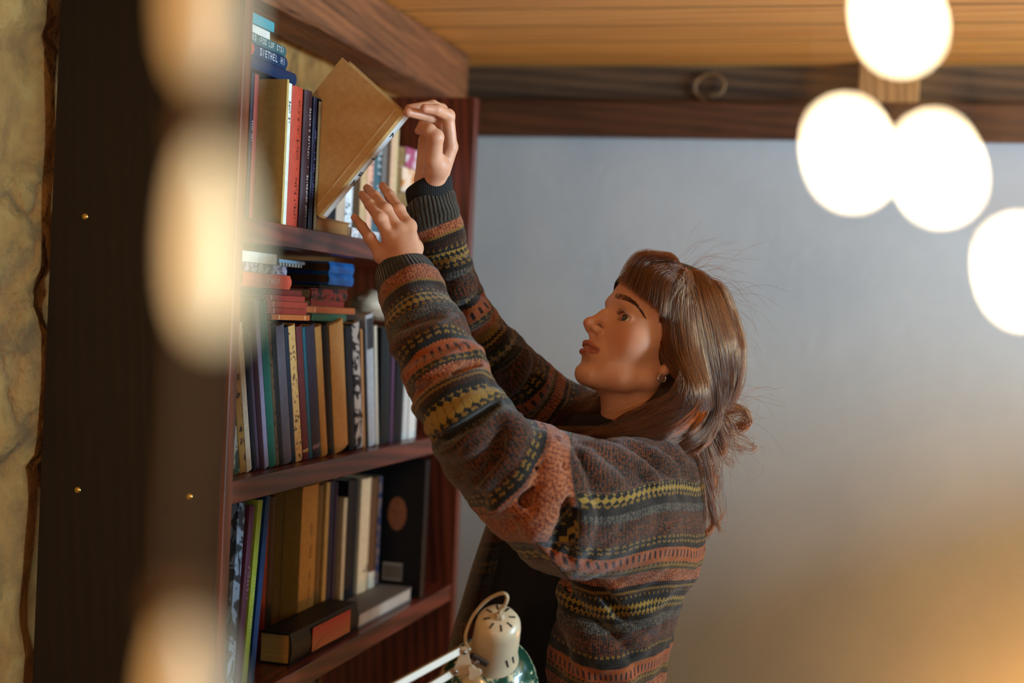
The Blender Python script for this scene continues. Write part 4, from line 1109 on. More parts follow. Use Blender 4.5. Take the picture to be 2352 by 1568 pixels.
    m.b.inputs['Sheen Weight'].default_value = .25; m.b.inputs['Sheen Roughness'].default_value = .5
    hb = m.math('MULTIPLY', m.math('SINE', m.math('MULTIPLY', row_, math.pi)), m.math('SUBTRACT', 1.0, m.math('MULTIPLY', m.math('ABSOLUTE', m.math('SUBTRACT', vee, .25)), 2.5)))
    hb = m.math('ADD', m.math('MULTIPLY', hb, .6), m.math('MULTIPLY', m.noise(v, 600, 3), .7))
    hb2 = m.n('ShaderNodeMix', data_type='FLOAT'); m.l(ac, hb2.inputs[0]); m.l(hb, hb2.inputs[2]); m.l(m.math('MULTIPLY', ribh, 1.6), hb2.inputs[3])
    m.bump(hb2.outputs[0], .75, .0018); return m.m
M_KNIT = knit(); M_KNIT_SHADED = knit('fair_isle_knit_shaded', .22)  # second knit is the inner side, its shadow mixed into the colour
cardigan = to_person(np_mesh('cardigan', vs, fs, M_KNIT))
attr(cardigan, 'knit_t', T); attr(cardigan, 'knit_u', Uu); attr(cardigan, 'cuff', cuff); attr(cardigan, 'seam', sm_)
# far front panel of the cardigan, hanging open
flap = Vol()
def panel(cols, th=.006):
    mb = MB(); A = np.array([[P(*p) for p in c] for c in cols]); A = np.array([catmull(c, 40) for c in A]); A = np.transpose(A, (1, 0, 2))
    A = np.array([catmull(r, 24) for r in A])
    return A
cols = [[(1140, 1150, 2.10), (1092, 1290, 2.08), (1062, 1390, 2.07), (1036, 1480, 2.07), (1008, 1640, 2.07)],
        [(1160, 1170, 2.05), (1120, 1290, 2.02), (1092, 1400, 2.01), (1070, 1500, 2.01), (1050, 1640, 2.01)],
        [(1210, 1180, 2.10), (1160, 1290, 2.07), (1140, 1400, 2.06), (1120, 1500, 2.06), (1110, 1640, 2.06)]]
A = panel(cols); nr, nc = A.shape[:2]
dA = np.cross(np.gradient(A, axis=0), np.gradient(A, axis=1)); dA /= np.linalg.norm(dA, axis=-1, keepdims=True)
wv = .003 * np.sin(np.linspace(0, 9, nc))[None, :, None] * dA
v1 = (A + wv + dA * .003).reshape(-1, 3); v2 = (A + wv - dA * .003).reshape(-1, 3); fq = []
for i in range(nr - 1):
    for j in range(nc - 1):
        a = i * nc + j; fq.append((a, a + 1, a + nc + 1, a + nc)); b = a + nr * nc; fq.append((b, b + nc, b + nc + 1, b + 1))
    for j in (0, nc - 1): a = i * nc + j; fq.append((a, a + nc, a + nc + nr * nc, a + nr * nc))
vf = np.vstack([v1, v2])
o = to_person(np_mesh('cardigan_front', vf, np.array(fq), M_KNIT_SHADED))
t_, u_ = torso_tu(vf); attr(o, 'knit_t', t_ + .30); attr(o, 'knit_u', (vf - TC) @ cR * 1.2); attr(o, 'cuff', t_ * 0); attr(o, 'seam', t_ * 0)
# black polo neck under it
blk = Vol()
blk.cone([P(1440, 1110, 2.04), P(1345, 1250, 2.04), P(1312, 1400, 2.04), P(1300, 1680, 2.04)], [.075, .110, .112, .114], .03, sc=(cf, P(1400, 1200, 2.04), .95))
blk.cone([P(1474, 968, 2.0), P(1460, 1060, 2.01)], [.0605, .066], .02)
blk.cone([P(1394, 430, 2.0)], [.0], 0) if 0 else None
cuf = Vol()
cuf.cone([P(989, 412, 2.014), P(986, 440, 2.017), P(988, 520, 2.022)], [.0300, .0315, .028], .01)
plane_cut(cuf, P(989, 410, 2.014), fd, .06)
cuf.cone([P(992, 380, 2.012), P(988, 426, 2.015)], [.0270, .0262], .003, 's')
plane_cut(blk, P(1474, 955, 2.0), (P(1474, 900, 2.0) - P(1466, 1000, 2.01)) / np.linalg.norm(P(1474, 900, 2.0) - P(1466, 1000, 2.01)), .09)
blk.add(lambda p: (p - P(1300, 1600, 2.0)) @ -cU - .06, P(1000, 1900, 1.6) - .3, P(1500, 1600, 2.4) + .1, .002, 's')
lo, hi = bounds([P(1130, 1640, 2.0), P(1600, 1640, 2.0), P(1500, 940, 2.0), P(1130, 1300, 1.85), P(1400, 1300, 2.24)], .03)
vs, fs = vol_mesh(blk, lo, hi, .003, 1)
def blackknit():
    m = NT('black_fine_rib'); m.b.inputs['Base Color'].default_value = lin('#0b0b0d'); m.b.inputs['Roughness'].default_value = .9
    w = m.n('ShaderNodeTexWave', bands_direction='X'); w.inputs['Scale'].default_value = 110; m.l(m.coord(), w.inputs['Vector']); m.bump(w.outputs['Fac'], .6, .001); return m.m
M_BK = blackknit(); to_person(np_mesh('polo_neck', vs, fs, M_BK))
lo, hi = bounds([P(989, 400, 2.01), P(988, 530, 2.03)], .06); vs, fs = vol_mesh(cuf, lo, hi, .0018, 1)
to_person(np_mesh('undershirt_cuff', vs, fs, M_BK))

# ================================================================== hair
hv = Vol()                                  # the body of the hair, strands lie on it
def hve(c, r, k=6, op='u'): hv.ell(hw(c), np.array(r) * .001, k * .001, op, HM)
hve((0, -10, 46), (81, 104, 88), 0)
hve((0, -52, 10), (78, 62, 76), 16)
hv.add(lambda p: (lambda q: (np.maximum.reduce([19 + .25 * (q[..., 2] - 17) - q[..., 1] + 0 * q[..., 0], q[..., 2] - (66 - .006 * q[..., 0] ** 2)]) * .001))(hl(p)),
       hw((0, 80, 0)) - .13, hw((0, 80, 0)) + .13, .004, 's')
hv.cone([P(1560, 820, 1.925), P(1572, 900, 1.92), P(1520, 960, 1.915), P(1440, 1000, 1.92), P(1350, 1012, 1.95)], [.024, .030, .026, .022, .014], .015)
hv.ell(P(1526, 862, 1.905), [.015, .03, .018], .004, 's')
hv.cone([P(1635, 800, 1.97), P(1628, 880, 1.975), P(1605, 940, 1.98)], [.038, .028, .018], .015)
hv.cone([P(1555, 960, 1.95), P(1575, 1000, 1.96), P(1550, 1025, 1.95)], [.028, .022, .014], .015)
hv.cone([P(1420, 985, 2.04), P(1330, 975, 2.08), P(1275, 975, 2.10)], [.026, .022, .014], .015)
lo, hi = bounds([hw((80, 60, 135)), hw((-85, 60, 135)), hw((85, -125, -70)), hw((-85, -125, -70)), P(1330, 1040, 1.93), P(1260, 1010, 2.1), P(1700, 1020, 2.0)], .03)
vs, fs = vol_mesh(hv, lo, hi, .0022, 1)
def hair_mat(c1='#120904', c2='#5e3015', name='brown_hair'):
    m = NT(name); t = m.t; t.nodes.remove(m.b)
    h = m.n('ShaderNodeBsdfHairPrincipled'); h.parametrization = 'COLOR'
    n = m.n('ShaderNodeHairInfo'); a = m.ramp(n.outputs['Random'], [(.0, lin(c1)), (1, lin(c2))])
    m.l(a, h.inputs['Color']); h.inputs['Roughness'].default_value = .26; h.inputs['Radial Roughness'].default_value = .55
    m.l(h.outputs[0], m.out.inputs[0]); return m.m
m_cap = plain('#22130b', .6, var=.3)
hair = to_person(np_mesh('hair', vs, fs, m_cap))
m_hair = hair_mat(); m_dark = hair_mat('#150d09', '#241610', 'brow_hair')
def strands(name, S_, rad, mat, parent=hair):
    """S_ : list of (n,3) arrays"""
    hc_ = bpy.data.hair_curves.new(name); hc_.add_curves([len(s) for s in S_])
    pts = np.concatenate(S_).astype(np.float32)
    hc_.attributes['position'].data.foreach_set('vector', pts.ravel())
    ra = hc_.attributes.new('radius', 'FLOAT', 'POINT')
    r_ = np.concatenate([rad * np.clip(np.minimum(1.2 - np.linspace(0, 1, len(s)) ** 14, 1), .15, 1) for s in S_]).astype(np.float32)
    ra.data.foreach_set('value', r_)
    hc_.materials.append(mat)
    o = bpy.data.objects.new(name, hc_); SC.collection.objects.link(o); to_person(o)
    if parent is not None:
        o.parent = parent; o.matrix_parent_inverse = Matrix.Identity(4)
    return o
hv_c = {}
def hs(x, y, push, zdef):
    k = (round(x / 4), round(y / 4))
    if k not in hv_c: hv_c[k] = raycast(hv, k[0] * 4, k[1] * 4, 1.80, 2.15, 180)
    z = hv_c[k]
    return (z if z is not None else zdef) - push
def lock(pts, n, sp, npts=26, push=.004, zdef=1.975, wave=.0016, free=False, taper=.6, curl=0.0, side=None, zs_=.006):
    """pts in image readings (x, y[, spread factor]); strands share a wavy clump and spread sp metres around it"""
    c = catmull([p[:2] for p in pts], npts); out = []
    z = np.array([hs(x, y, 0, np.nan) for x, y in c])
    if np.isnan(z).all(): z[:] = zdef
    ok = ~np.isnan(z); z = np.interp(np.arange(npts), np.arange(npts)[ok], z[ok])
    for j in range(1, npts): z[j] = min(z[j], z[j - 1] + zs_)
    z = np.convolve(np.pad(z, 2, mode='edge'), [.2] * 5, 'valid')
    if free: z = z * 0 + zdef if isinstance(free, bool) else np.linspace(free[0], free[1], npts)
    t = np.linspace(0, 1, npts)
    for i in range(n):
        a, b = rng.normal(0, .5, 2); ph, fr = rng.uniform(0, 6.28), rng.uniform(1.2, 3.0)
        spr = sp * (taper + (1 - taper) * np.sin(math.pi * np.clip(t * .9 + .05, 0, 1)))
        d = np.stack([np.gradient(c[:, 0]), np.gradient(c[:, 1])], 1); d /= np.linalg.norm(d, axis=1)[:, None] + 1e-9
        nx, ny = -d[:, 1], d[:, 0]
        wv = wave * np.sin(fr * 6.28 * t + ph) * t
        off = (a * spr * np.clip(.40 + t * 5, 0, 1) + wv) / (1.98 / F); pr_ = rng.uniform(-.0015, .003)
        e0 = rng.uniform(0, .10); e1 = 1 - abs(rng.normal(0, .05))
        ii = np.clip(e0 + (e1 - e0) * t, 0, 1) * (npts - 1)
        X = np.interp(ii, np.arange(npts), c[:, 0] + nx * off); Y = np.interp(ii, np.arange(npts), c[:, 1] + ny * off)
        Zc = np.interp(ii, np.arange(npts), z) - push + b * sp * .22 + wave * .6 * np.cos(fr * 5 * t + ph) * t
        # follow the rounding of the hair mass where the strand leaves the centre of its lock
        Zc2 = np.array([hs(x, y, push + pr_, zz + .001) for x, y, zz in zip(X, Y, Zc)]) if not free else Zc
        if not free:
            for j in range(1, npts): Zc2[j] = min(Zc2[j], Zc2[j - 1] + zs_)
            if zs_ < .004: Zc = Zc2
        Zf = np.convolve(np.pad(.75 * Zc2 + .25 * Zc, 2, mode='edge'), [.2] * 5, 'valid')
        out.append(np.array([P(x, y, zz - abs(b) * .002) for x, y, zz in zip(X, Y, Zf)]))
    return out
S1, S2 = [], []
PT = (1578, 612)                             # the parting on the crown
# fringe: from the crown forward and down to a blunt edge
for k in range(27):
    f = k / 26
    ex = 1421 + (1528 - 1421) * f ** .95; ey = 654 + 80 * f ** 1.05
    mx = 1470 + 75 * f; my = 590 + 62 * f
    sx, sy = PT[0] - 22 + 22 * f, PT[1] - 16 + 30 * f
    S1 += lock([(sx, sy), ((sx + mx) / 2, (sy + my) / 2 - 7 + 5 * f), (mx - 8, my), (ex, ey)], 62, .0062, 22, push=.0035 + .002 * f, wave=.0006, taper=.95, zs_=.0012)
# crown to the back of the head
for k in range(30):
    f = k / 29
    sx, sy = 1582 + 8 * f, 616 + 8 * (1 - f)
    p1 = (1552 + 108 * f, 690 - 18 * f); p2 = (1556 + 146 * f, 790 - 10 * f); p3 = (1588 + 112 * f, 880 - 14 * f); p4 = (1612 + 62 * f, 948 - 6 * f)
    S1 += lock([(sx, sy), ((sx + p1[0]) / 2, 640 + 6 * f), p1, p2, p3, p4], 95, .0072, 30, push=.004, wave=.0022)
# strands in front of the ear and round to the shoulder
side = [
 ([(1577, 616), (1526, 720), (1524, 780), (1546, 822), (1578, 868), (1562, 918), (1490, 952)], 150, .006), ([(1562, 850), (1560, 895), (1530, 924), (1470, 948), (1410, 975)], 120, .007),
 ([(1577, 614), (1530, 700), (1525, 780), (1535, 830), (1566, 880), (1592, 930)], 130, .0065),
 ([(1577, 614), (1540, 710), (1536, 790), (1552, 840), (1584, 890), (1570, 945), (1520, 985)], 170, .008),
 ([(1577, 614), (1556, 720), (1556, 800), (1580, 860), (1598, 910), (1560, 960), (1480, 1000)], 190, .009),
 ([(1577, 614), (1570, 730), (1580, 820), (1604, 890), (1588, 950), (1520, 990), (1420, 1012)], 190, .009),
 ([(1577, 614), (1590, 740), (1604, 830), (1618, 900), (1600, 960), (1540, 1005), (1440, 1022)], 190, .009),
 ([(1579, 616), (1562, 740), (1592, 860), (1570, 900), (1530, 930), (1480, 955), (1420, 985), (1340, 1000)], 200, .008),
 ([(1580, 616), (1580, 760), (1602, 880), (1590, 930), (1550, 960), (1490, 985), (1400, 1005), (1310, 1012)], 220, .009),
 ([(1582, 616), (1600, 780), (1620, 900), (1600, 960), (1560, 990), (1500, 1008), (1420, 1018), (1350, 1018)], 220, .009),
 ([(1584, 618), (1622, 790), (1640, 910), (1622, 980), (1580, 1012), (1530, 1026), (1470, 1026)], 220, .010),
 ([(1560, 860), (1545, 905), (1490, 938), (1440, 958), (1400, 985), (1330, 992), (1270, 988)], 130, .007),
 ([(1577, 616), (1548, 740), (1562, 840), (1586, 900), (1560, 940), (1500, 965), (1440, 985), (1370, 1002)], 170, .008),
 ([(1640, 860), (1650, 940), (1625, 1000), (1590, 1030), (1540, 1040)], 180, .010),
]
for pts, n, sp in side: S1 += lock(pts, n, sp, 30, push=.005, wave=.003, zdef=1.94)
# far side of the neck, over the far shoulder
for pts in [[(1392, 890), (1370, 912), (1330, 930), (1290, 955), (1262, 985)], [(1392, 900), (1375, 930), (1340, 955), (1300, 975), (1270, 1000)], [(1390, 930), (1370, 955), (1330, 980), (1290, 1000)]]:
    S1 += lock(pts, 90, .008, 20, wave=.003, free=(2.045, 2.085))
S1 += lock([(1385, 890), (1362, 902), (1335, 915), (1315, 912)], 14, .006, 16, wave=.004, free=(2.05, 2.07))
# the small tuft tied low at the back, with loops
bun = [
 ([(1622, 905), (1650, 925), (1690, 935), (1712, 950), (1705, 975), (1668, 972), (1630, 950)], 55, .008), ([(1620, 930), (1655, 955), (1700, 945), (1720, 965), (1690, 985), (1640, 975)], 45, .007),
 ([(1640, 900), (1672, 905), (1700, 908)], 16, .006), ([(1620, 930), (1640, 965), (1630, 1000), (1600, 1020)], 150, .011),
 ([(1630, 930), (1668, 960), (1690, 1000), (1728, 1028), (1735, 1020)], 22, .008), ([(1640, 940), (1670, 985), (1688, 1020), (1715, 1038)], 26, .008),
 ([(1640, 960), (1660, 1000), (1668, 1040), (1690, 1075)], 18, .009), ([(1625, 940), (1650, 980), (1655, 1020), (1625, 1050)], 120, .011),
 ([(1600, 950), (1630, 990), (1640, 1020), (1610, 1055)], 130, .012), ([(1610, 900), (1652, 930), (1660, 965), (1630, 985), (1600, 970)], 120, .010)]
for pts, n, sp in bun: S1 += lock(pts, n, sp, 26, push=.006, wave=.005, free=(1.965, 1.985), taper=.9)
# long loose ends down the back
tails = [
 ([(1610, 1000), (1618, 1060), (1622, 1110), (1632, 1160), (1636, 1200), (1618, 1228), (1602, 1232)], 34, .004), ([(1618, 1010), (1630, 1080), (1634, 1140), (1645, 1190), (1660, 1230)], 26, .004),
 ([(1600, 1010), (1622, 1070), (1630, 1130), (1636, 1180), (1650, 1215)], 42, .006), ([(1630, 1020), (1648, 1080), (1652, 1130), (1658, 1180), (1640, 1200)], 12, .006),
 ([(1560, 1030), (1600, 1052), (1632, 1075), (1625, 1085)], 10, .005), ([(1620, 980), (1640, 1050), (1640, 1100), (1628, 1160)], 40, .010),
 ([(1540, 1035), (1580, 1062), (1618, 1078), (1640, 1050), (1632, 1010)], 8, .004)]
for pts, n, sp in tails: S1 += lock(pts, n, sp, 30, wave=.004, free=(1.955, 1.985))
# flyaways round the outline
for k in range(90):
    a = rng.uniform(-.2, 2.2); x0 = 1570 + 120 * math.sin(a) + rng.normal(0, 8); y0 = 740 - 125 * math.cos(a)
    an = a - math.pi / 2 + rng.normal(.5, .5); ln = rng.uniform(25, 85)
    x1, y1 = x0 + ln * math.cos(an + .5), y0 + ln * math.sin(an + .5); x2, y2 = x1 + ln * .8 * math.cos(an + 1.0), y1 + ln * .8 * math.sin(an + 1.0)
    S2.append(np.array([P(x, y, 1.97 + .02 * math.sin(k)) for x, y in catmull([(x0, y0), (x1, y1), (x2, y2)], 14)]))
for k in range(70):
    x0, y0 = rng.uniform(1600, 1680), rng.uniform(900, 1040); an = rng.uniform(-.5, 1.6); ln = rng.uniform(20, 60)
    pts = [(x0, y0)]
    for j in range(3): an += rng.normal(.3, .5); pts.append((pts[-1][0] + ln * math.cos(an), pts[-1][1] + ln * math.sin(an)))
    S2.append(np.array([P(x, y, 1.975) for x, y in catmull(pts, 16)]))
for k in range(40):                          # wisps over neck and collar
    x0, y0 = rng.uniform(1500, 1560), rng.uniform(900, 950); pts = [(x0, y0), (x0 - rng.uniform(30, 60), y0 + rng.uniform(10, 35)), (x0 - rng.uniform(80, 160), y0 + rng.uniform(40, 80))]
    S2.append(np.array([P(x, y, 1.915 + .03 * i / 15) for i, (x, y) in enumerate(catmull(pts, 16))]))
strands('hair_strands', S1, .00021, m_hair); strands('flyaway_hair', S2, .00010, m_hair)
# eyebrows and lashes
SB = []
hd_c = {}
def hd(x, y):
    z = raycast(head, x, y, 1.85, 2.1, 260); return (z if z is not None else 1.95) - .0006
bp = catmull([(1412, 681), (1433, 684), (1453, 694), (1468, 710), (1479, 726)], 40)
for i in range(460):
    t = rng.uniform(0, 1); k = t * 39; x, y = [np.interp(k, np.arange(40), bp[:, j]) for j in (0, 1)]
    wdt = np.interp(t, [0, .15, .5, 1], [4.6, 5.8, 4.4, 1.0]); y += rng.uniform(-wdt, wdt); dx, dy = np.interp(t, [0, .3, 1], [4, 9, 6]), np.interp(t, [0, .3, 1], [-5, 1, 7]) + rng.normal(0, .8)
    SB.append(np.array([P(x + dx * u, y + dy * u, hd(x + dx * u, y + dy * u) - .0004 * u) for u in (0, .5, 1)]))
for i in range(40):                          # far brow, at the outline
    t = rng.uniform(0, 1); p = hw((-22 - 14 * t, 79 - 3 * t, 33 + rng.uniform(-2, 3))); SB.append(np.array([p, p + .003 * hF, p + .006 * hF + .003 * hU]))
strands('eyebrow', SB, .00022, m_dark, None)
SL = []
for s in (1, -1):
    for i in range(46):
        t = i / 45; x = 22 + 25 * t; y = 76.5 - 10 * t ** 2 + 1.0 * math.sin(math.pi * t); z = 13 + 5.2 * math.sin(math.pi * (t * .9 + .08))
        p = np.array((x * s, y, z)); ln = 6.5 * (.6 + .5 * math.sin(math.pi * min(1, t + .15)))
        o_ = np.array((s * (.9 * (t - .35)), .9, .15)); 
        SL.append(np.array([hw(p), hw(p + o_ * ln * .5), hw(p + o_ * ln + np.array((0, 0, ln * .45)))]))
    for i in range(24):
        t = i / 23; p = np.array(((23 + 22 * t) * s, 75.5 - 9 * t ** 2, 8.2 - 1.2 * math.sin(math.pi * t))); SL.append(np.array([hw(p), hw(p + np.array((s * .8 * (t - .3), 2.2, -1.0)))]))
strands('eyelashes', SL, .00016, m_dark, None)

# ================================================================== the held book
s_b = max(S(730, 1.72, -H), end_a + .001)
qa, za = Ks(733, 498, s_b); qb, zb = Ks(927, 260, s_b); qc, zc_ = Ks(788, 129, s_b)
hb_ = math.hypot(qb - qa, zb - za); ux, uz = (qb - qa) / hb_, (zb - za) / hb_
wd = math.hypot(qc - qb, zc_ - zb)
tb = .031
m_tan = cover_mat('#cfa468', rough=.55)
held = book('book', 'tan cloth hardback tilted out of the top shelf and held by one hand', tb, wd, hb_, m_tan, pg='#d8ccae')
q_ = M3(((uz, 0, -ux), (0, 1, 0), (ux, 0, uz)), (0, 0, 0))
mm = Matrix.Rotation(-YAW, 4, 'Z') @ Matrix.Translation((qa, s_b, za)) @ q_
held.location, held.rotation_euler = mm.to_translation(), mm.to_euler()
bl = min(.004, tb * .16) + .0003
pr = [(-.0016 + bl * math.sin(math.pi * k / 10), tb * (.06 + .90 * k / 10)) for k in range(11)]
MB().ring_loft([[(a, b, z) for a, b in pr + [(-.003, tb * .9), (-.003, tb * .1)]] for z in (.004, hb_ - .0005)]).build('spine_label', plain('#e4e6e6', .5, var=.04), held, smooth=False)
text_mesh('Z E    L      7', .019, 'lettering', plain('#18181a', .5), held, M3(((0, 0, 1), (0, -1, 0), (1, 0, 0)), (bl - .0014, tb * .5, hb_ * .58)), squash=.8)
MB().box(-.0135, -.0125, -.0006, .0002, .003, hb_ - .003).build('hinge_line', plain('#d8c49a', .5), held)

# ================================================================== trousers and shoes (below the frame)
tr = Vol()
for dz, dx in ((-.07, .0), (.07, -.02)):
    a = P(1380, 1700, 2.03) + dz * cf + dx * cR; b = a * [1, 1, 0] + [0, 0, .50] - .03 * cR; c = a * [1, 1, 0] + [0, 0, .09]
    tr.cone([a + [0, 0, .02], b, c], [.068, .064, .058], .03)
tr.cone([P(1380, 1680, 1.99), P(1375, 1680, 2.07)], [.07, .07], .03)
lo = np.array([-.05, 1.75, .03]); c0 = P(1395, 1600, 2.03)
vs, fs = vol_mesh(tr, c0 - [.22, .28, c0[2] - .04], c0 + [.2, .28, .13], .008, 1)
to_person(np_mesh('trousers', vs, fs, plain('#15171c', .9)))
for dz, dx in ((-.085, .0), (.085, -.02)):
    sh_ = Vol(); a = (c0 + dz * cf + dx * cR) * [1, 1, 0]
    sh_.cone([a + [.02, 0, .045], a - .09 * cR * [1, 1, 0] + [0, 0, .04], a - .16 * cR * [1, 1, 0] + [0, 0, .036]], [.043, .040, .034], .01)
    sh_.add(lambda p: .006 - p[..., 2], a - .4, a + .4, .001, 'i')
    vs, fs = vol_mesh(sh_, a - [.25, .1, .01], a + [.1, .1, .12], .005, 1)
    to_person(np_mesh('shoe', vs, fs, plain('#1a1410', .5)))

# ================================================================== desk and desk lamp
desk = empty('desk', B(-.05, 1.15, 0), 'dark wooden desk below the lamp, under the lower edge of the picture', 'desk', rot=ROT)
MB().box(-.45, .45, -.30, .16, .72, .75).build('desk_top', wood('desk_wood', '#6a4326', '#321d10', 'X'), desk, bevel=.003)
for x in (-.42, .38):
    for y in (-.28, .10): MB().box(x, x + .04, y, y + .04, 0, .7195).build('leg', m_case, desk, bevel=.002)
lp = empty('desk_lamp', B(-.30, 1.15, .75), 'cream metal desk lamp with slotted dome and green painted shade before the dark top', 'lamp')
bpy.context.view_layer.update(); LPI = Matrix.Translation(-lp.location)
def tl(o): o.parent = lp; o.matrix_parent_inverse = LPI; return o
m_cr = plain('#c0ac8c', .32, var=.05); m_wh = plain('#b09a7c', .4, var=.05)
ZL = 1.72; ctr = P(1147, 1418, ZL)
axis = cvec(.10, .74, -.66); axis /= np.linalg.norm(axis)
e1 = np.cross(axis, cf); e1 /= np.linalg.norm(e1); e2 = np.cross(axis, e1)
LM = M3((tuple(e1), tuple(e2), tuple(axis)), tuple(ctr))
prof = [(.0005, .001), (.010, .0008), (.018, -.0008), (.0235, -.0045), (.0268, -.0100), (.0280, -.018), (.0288, -.040), (.0292, -.062), (.0300, -.072), (.0320, -.080)]
tl(MB().lathe(prof, 48, LM, cap=False).build('lamp_cap', m_cr, smooth=True))
def shade_mat():
    m = NT('painted_shade'); v = m.coord(); n = m.noise(v, 28, 5, .7, .6)
    m.col(m.ramp(n, [(.44, lin('#0f3a2a')), (.50, lin('#1c5a48')), (.54, lin('#c8b890'))])); m.b.inputs['Roughness'].default_value = .25
    m.b.inputs['Coat Weight'].default_value = .5; return m.m
pr = [(.0322, -.0805), (.038, -.084), (.046, -.092), (.054, -.106), (.061, -.124), (.066, -.146), (.068, -.165)]
pr2 = [(r - .0012, z) for r, z in pr][::-1]
tl(MB().lathe(pr + pr2, 56, LM, cap=False).build('lamp_shade', shade_mat(), smooth=True))
m_blk = plain('#0a0806', .8)
for k in range(8):
    a = 2 * math.pi * (k + .3) / 8
    mk = LM @ Matrix.Rotation(a, 4, 'Z') @ Matrix.Translation((.0155, 0, -.0002)) @ Matrix.Rotation(math.radians(9), 4, 'Y')
    tl(MB().box(-.0042, .0042, -.0011, .0011, -.0010, .0005, mk).build('vent_slot', m_blk, bevel=.0003))
for a in (-.42, -.05):
    ang = math.atan2(-1, 0)
    vdir = -cf - (-cf @ axis) * axis; vdir /= np.linalg.norm(vdir)
    az = math.atan2(vdir @ e2, vdir @ e1) + (.60 + a * -.9) * (1 if (np.cross(axis, vdir) @ cR) > 0 else -1)
    mk = LM @ Matrix.Rotation(az, 4, 'Z') @ Matrix.Translation((.0291, 0, -.058)) @ Matrix.Rotation(.25, 4, 'X')
    tl(MB().box(-.0008, .0006, -.0011, .0011, -.0085, .0085, mk).build('vent_slot', m_blk))
tl(MB().lathe([(.0068, 0), (.0060, .006), (.0045, .008)], 6, LM).build('cord_grip', m_wh))
cpts = catmull([ctr + axis * .006, ctr + axis * .012 + cU * .003, P(1160, 1388, ZL - .012), P(1165, 1370, ZL - .014), P(1152, 1362, ZL - .012), P(1118, 1378, ZL), P(1088, 1412, ZL + .008), P(1071, 1452, ZL + .01), P(1070, 1478, ZL), P(1078, 1492, ZL - .01)], 50)
tl(MB().tube(cpts, .0022, 10).build('power_cord', m_wh, smooth=True))
# parallel arms with bracket and knob
base_p = B(-.30, 1.15, .752)
def bar(a, b, w, name, mat=m_wh):
    a, b = Vector(a), Vector(b); d_ = (b - a).normalized(); s_ = d_.cross(Vector(cf)).normalized(); t_ = d_.cross(s_)
    m4 = M3((tuple(d_), tuple(s_), tuple(t_)), tuple(a)); L_ = (b - a).length
    return tl(MB().box(0, L_, -w, w, -w, w, m4).build(name, mat, bevel=.0006))
el = P(640, 1720, 1.52)
bar(P(1058, 1492, ZL - .012), el, .0042, 'arm'); bar(P(1046, 1540, ZL - .008), el - np.array([0, 0, .030]), .0042, 'arm')
bar(el + np.array([.0, 0, .012]), base_p + np.array([0, 0, .02]), .0045, 'arm')
tl(MB().lathe([(.075, 0), (.075, .014), (.06, .020), (.012, .024), (.010, .05)], 40, Matrix.Translation(tuple(base_p - [0, 0, .0005]))).build('base', m_wh, smooth=False, bevel=.001))
tri = [P(1064, 1484, ZL - .019), P(1073, 1487, ZL - .019), P(1083, 1530, ZL - .019), P(1079, 1549, ZL - .019), P(1046, 1551, ZL - .019), P(1040, 1540, ZL - .019)]
mb = MB(); mb.ring_loft([[tuple(p) for p in tri], [tuple(p + .0022 * cf) for p in tri]]); tl(mb.build('bracket', m_wh, bevel=.0004))
m_chr = plain('#8a8078', .25, metal=1.0)
for x, y in ((1066, 1498), (1046, 1542)):
    p = P(x, y, ZL - .0195); tl(MB().lathe([(.0028, 0), (.0028, .0008), (.001, .0014)], 14, M3((tuple(cR), tuple(cU), tuple(-cf)), tuple(p))).build('screw', m_chr, smooth=True))
bar(P(1073, 1540, ZL - .006), P(1099, 1517, ZL - .006), .0024, 'bolt', m_chr)
kp = P(1088, 1545, ZL - .024); rings = []
for z_ in (0, .009):
    rings.append([tuple(kp + cf * z_ + (.0075 + .0022 * math.cos(3 * a)) * (math.cos(a) * cR + math.sin(a) * cU)) for a in np.linspace(0, 2 * math.pi, 36, endpoint=False)])
mb = MB(); mb.ring_loft(rings); tl(mb.build('wing_knob', m_wh, bevel=.0006))
bar(P(1082, 1505, ZL + .004), P(1118, 1525, ZL + .012), .0035, 'shade_hinge', plain('#2a1a10', .3))

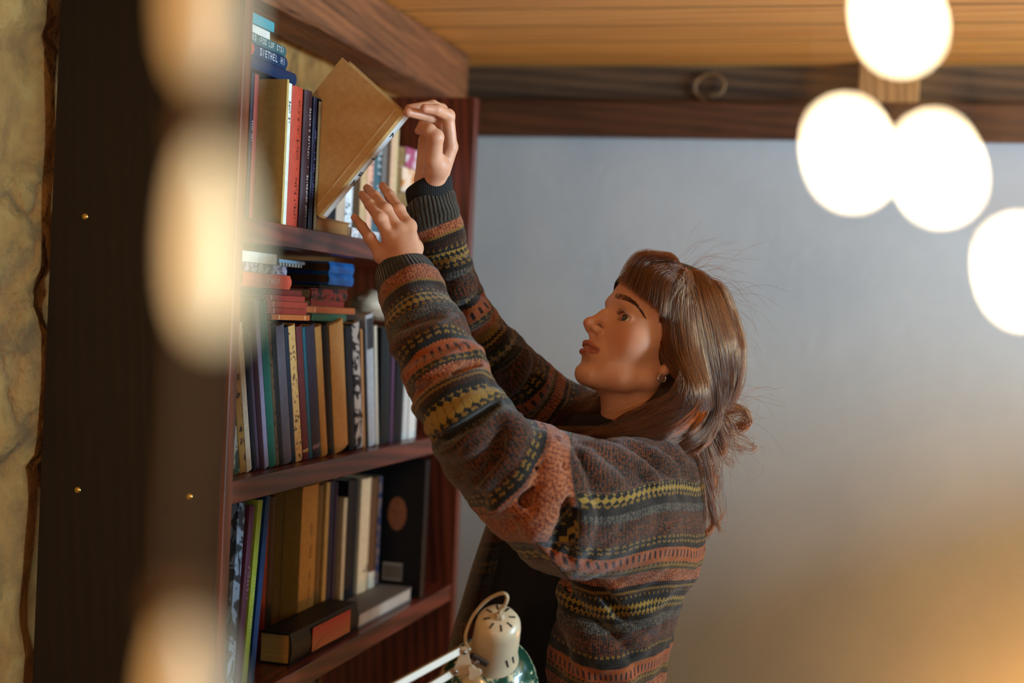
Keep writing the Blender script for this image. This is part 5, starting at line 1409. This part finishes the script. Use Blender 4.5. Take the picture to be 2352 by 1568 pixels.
# ================================================================== string lights close to the camera
def emis(name, col, st, col2=None):
    m = NT(name); m.b.inputs['Base Color'].default_value = (.8, .7, .5, 1)
    m.b.inputs['Emission Color'].default_value = col; m.b.inputs['Emission Strength'].default_value = st; return m.m
m_on = emis('lit_bulb', (1, .80, .50, 1), 55); m_dim = emis('dim_bulb', (1, .88, .50, 1), .72)
m_faint = emis('faint_glow', (1, .72, .26, 1), .20)  # the upper faint tube is added to give a soft glowing band
m_cord = plain('#7a5e2c', .6)
def garland(name, label, Z, bulbs, cords, rb, hbulb, mat, lean):
    e = empty(name, P(*cords[0][0], Z), label, 'string lights'); bpy.context.view_layer.update(); inv = Matrix.Translation(-e.location)
    def a_(o): o.parent = e; o.matrix_parent_inverse = inv
    for c in cords: a_(MB().tube([P(x, y, Z) for x, y in catmull(c, 40)], .0009, 8).build('cord', m_cord, smooth=True))
    for (x, y) in bulbs:
        ax = cR * math.sin(lean) + cU * math.cos(lean); s_ = np.cross(ax, cf); s_ /= np.linalg.norm(s_); t_ = np.cross(ax, s_)
        m4 = M3((tuple(s_), tuple(t_), tuple(ax)), tuple(P(x, y, Z)))
        pr_ = [(rb * (math.sin(a) ** .8) * (1.08 - .35 * (.5 + .5 * -math.cos(a))) + 1e-5, -hbulb / 2 * math.cos(a)) for a in np.linspace(.02, math.pi - .02, 18)]
        bo = MB().lathe(pr_, 20, m4).build('bulb', mat if y > 300 and y < 700 or mat is m_on else m_faint, smooth=True); a_(bo)
        a_(MB().lathe([(rb * .55, hbulb / 2 - .001), (rb * .6, hbulb / 2 + .004), (rb * .35, hbulb / 2 + .006)], 14, m4).build('socket', m_cord, smooth=True))
garland('string_lights', 'glowing string of small white bulbs hanging close at upper right', .33,
        [(2062, 38), (1950, 348), (2152, 383), (2345, 620)],
        [[(1935, -260), (1940, -60), (1944, 150), (1946, 300)], [(2040, -280), (2058, -120), (2058, -8)], [(2010, -280), (2090, 40), (2140, 240), (2146, 336)], [(2300, -300), (2330, 200), (2336, 572)]],
        .0035, .0132, m_on, math.radians(-16))
garland('string_lights', 'dimly glowing long bulbs, the top one added for its soft band, on a cord hanging close at the left before the bookcase side', .31,
        [(478, -30), (490, 552), (432, 1640)], [[(470, -400), (478, -180), (472, 330), (455, 900), (432, 1250), (425, 1700)]],
        .0068, .042, m_dim, math.radians(-1))
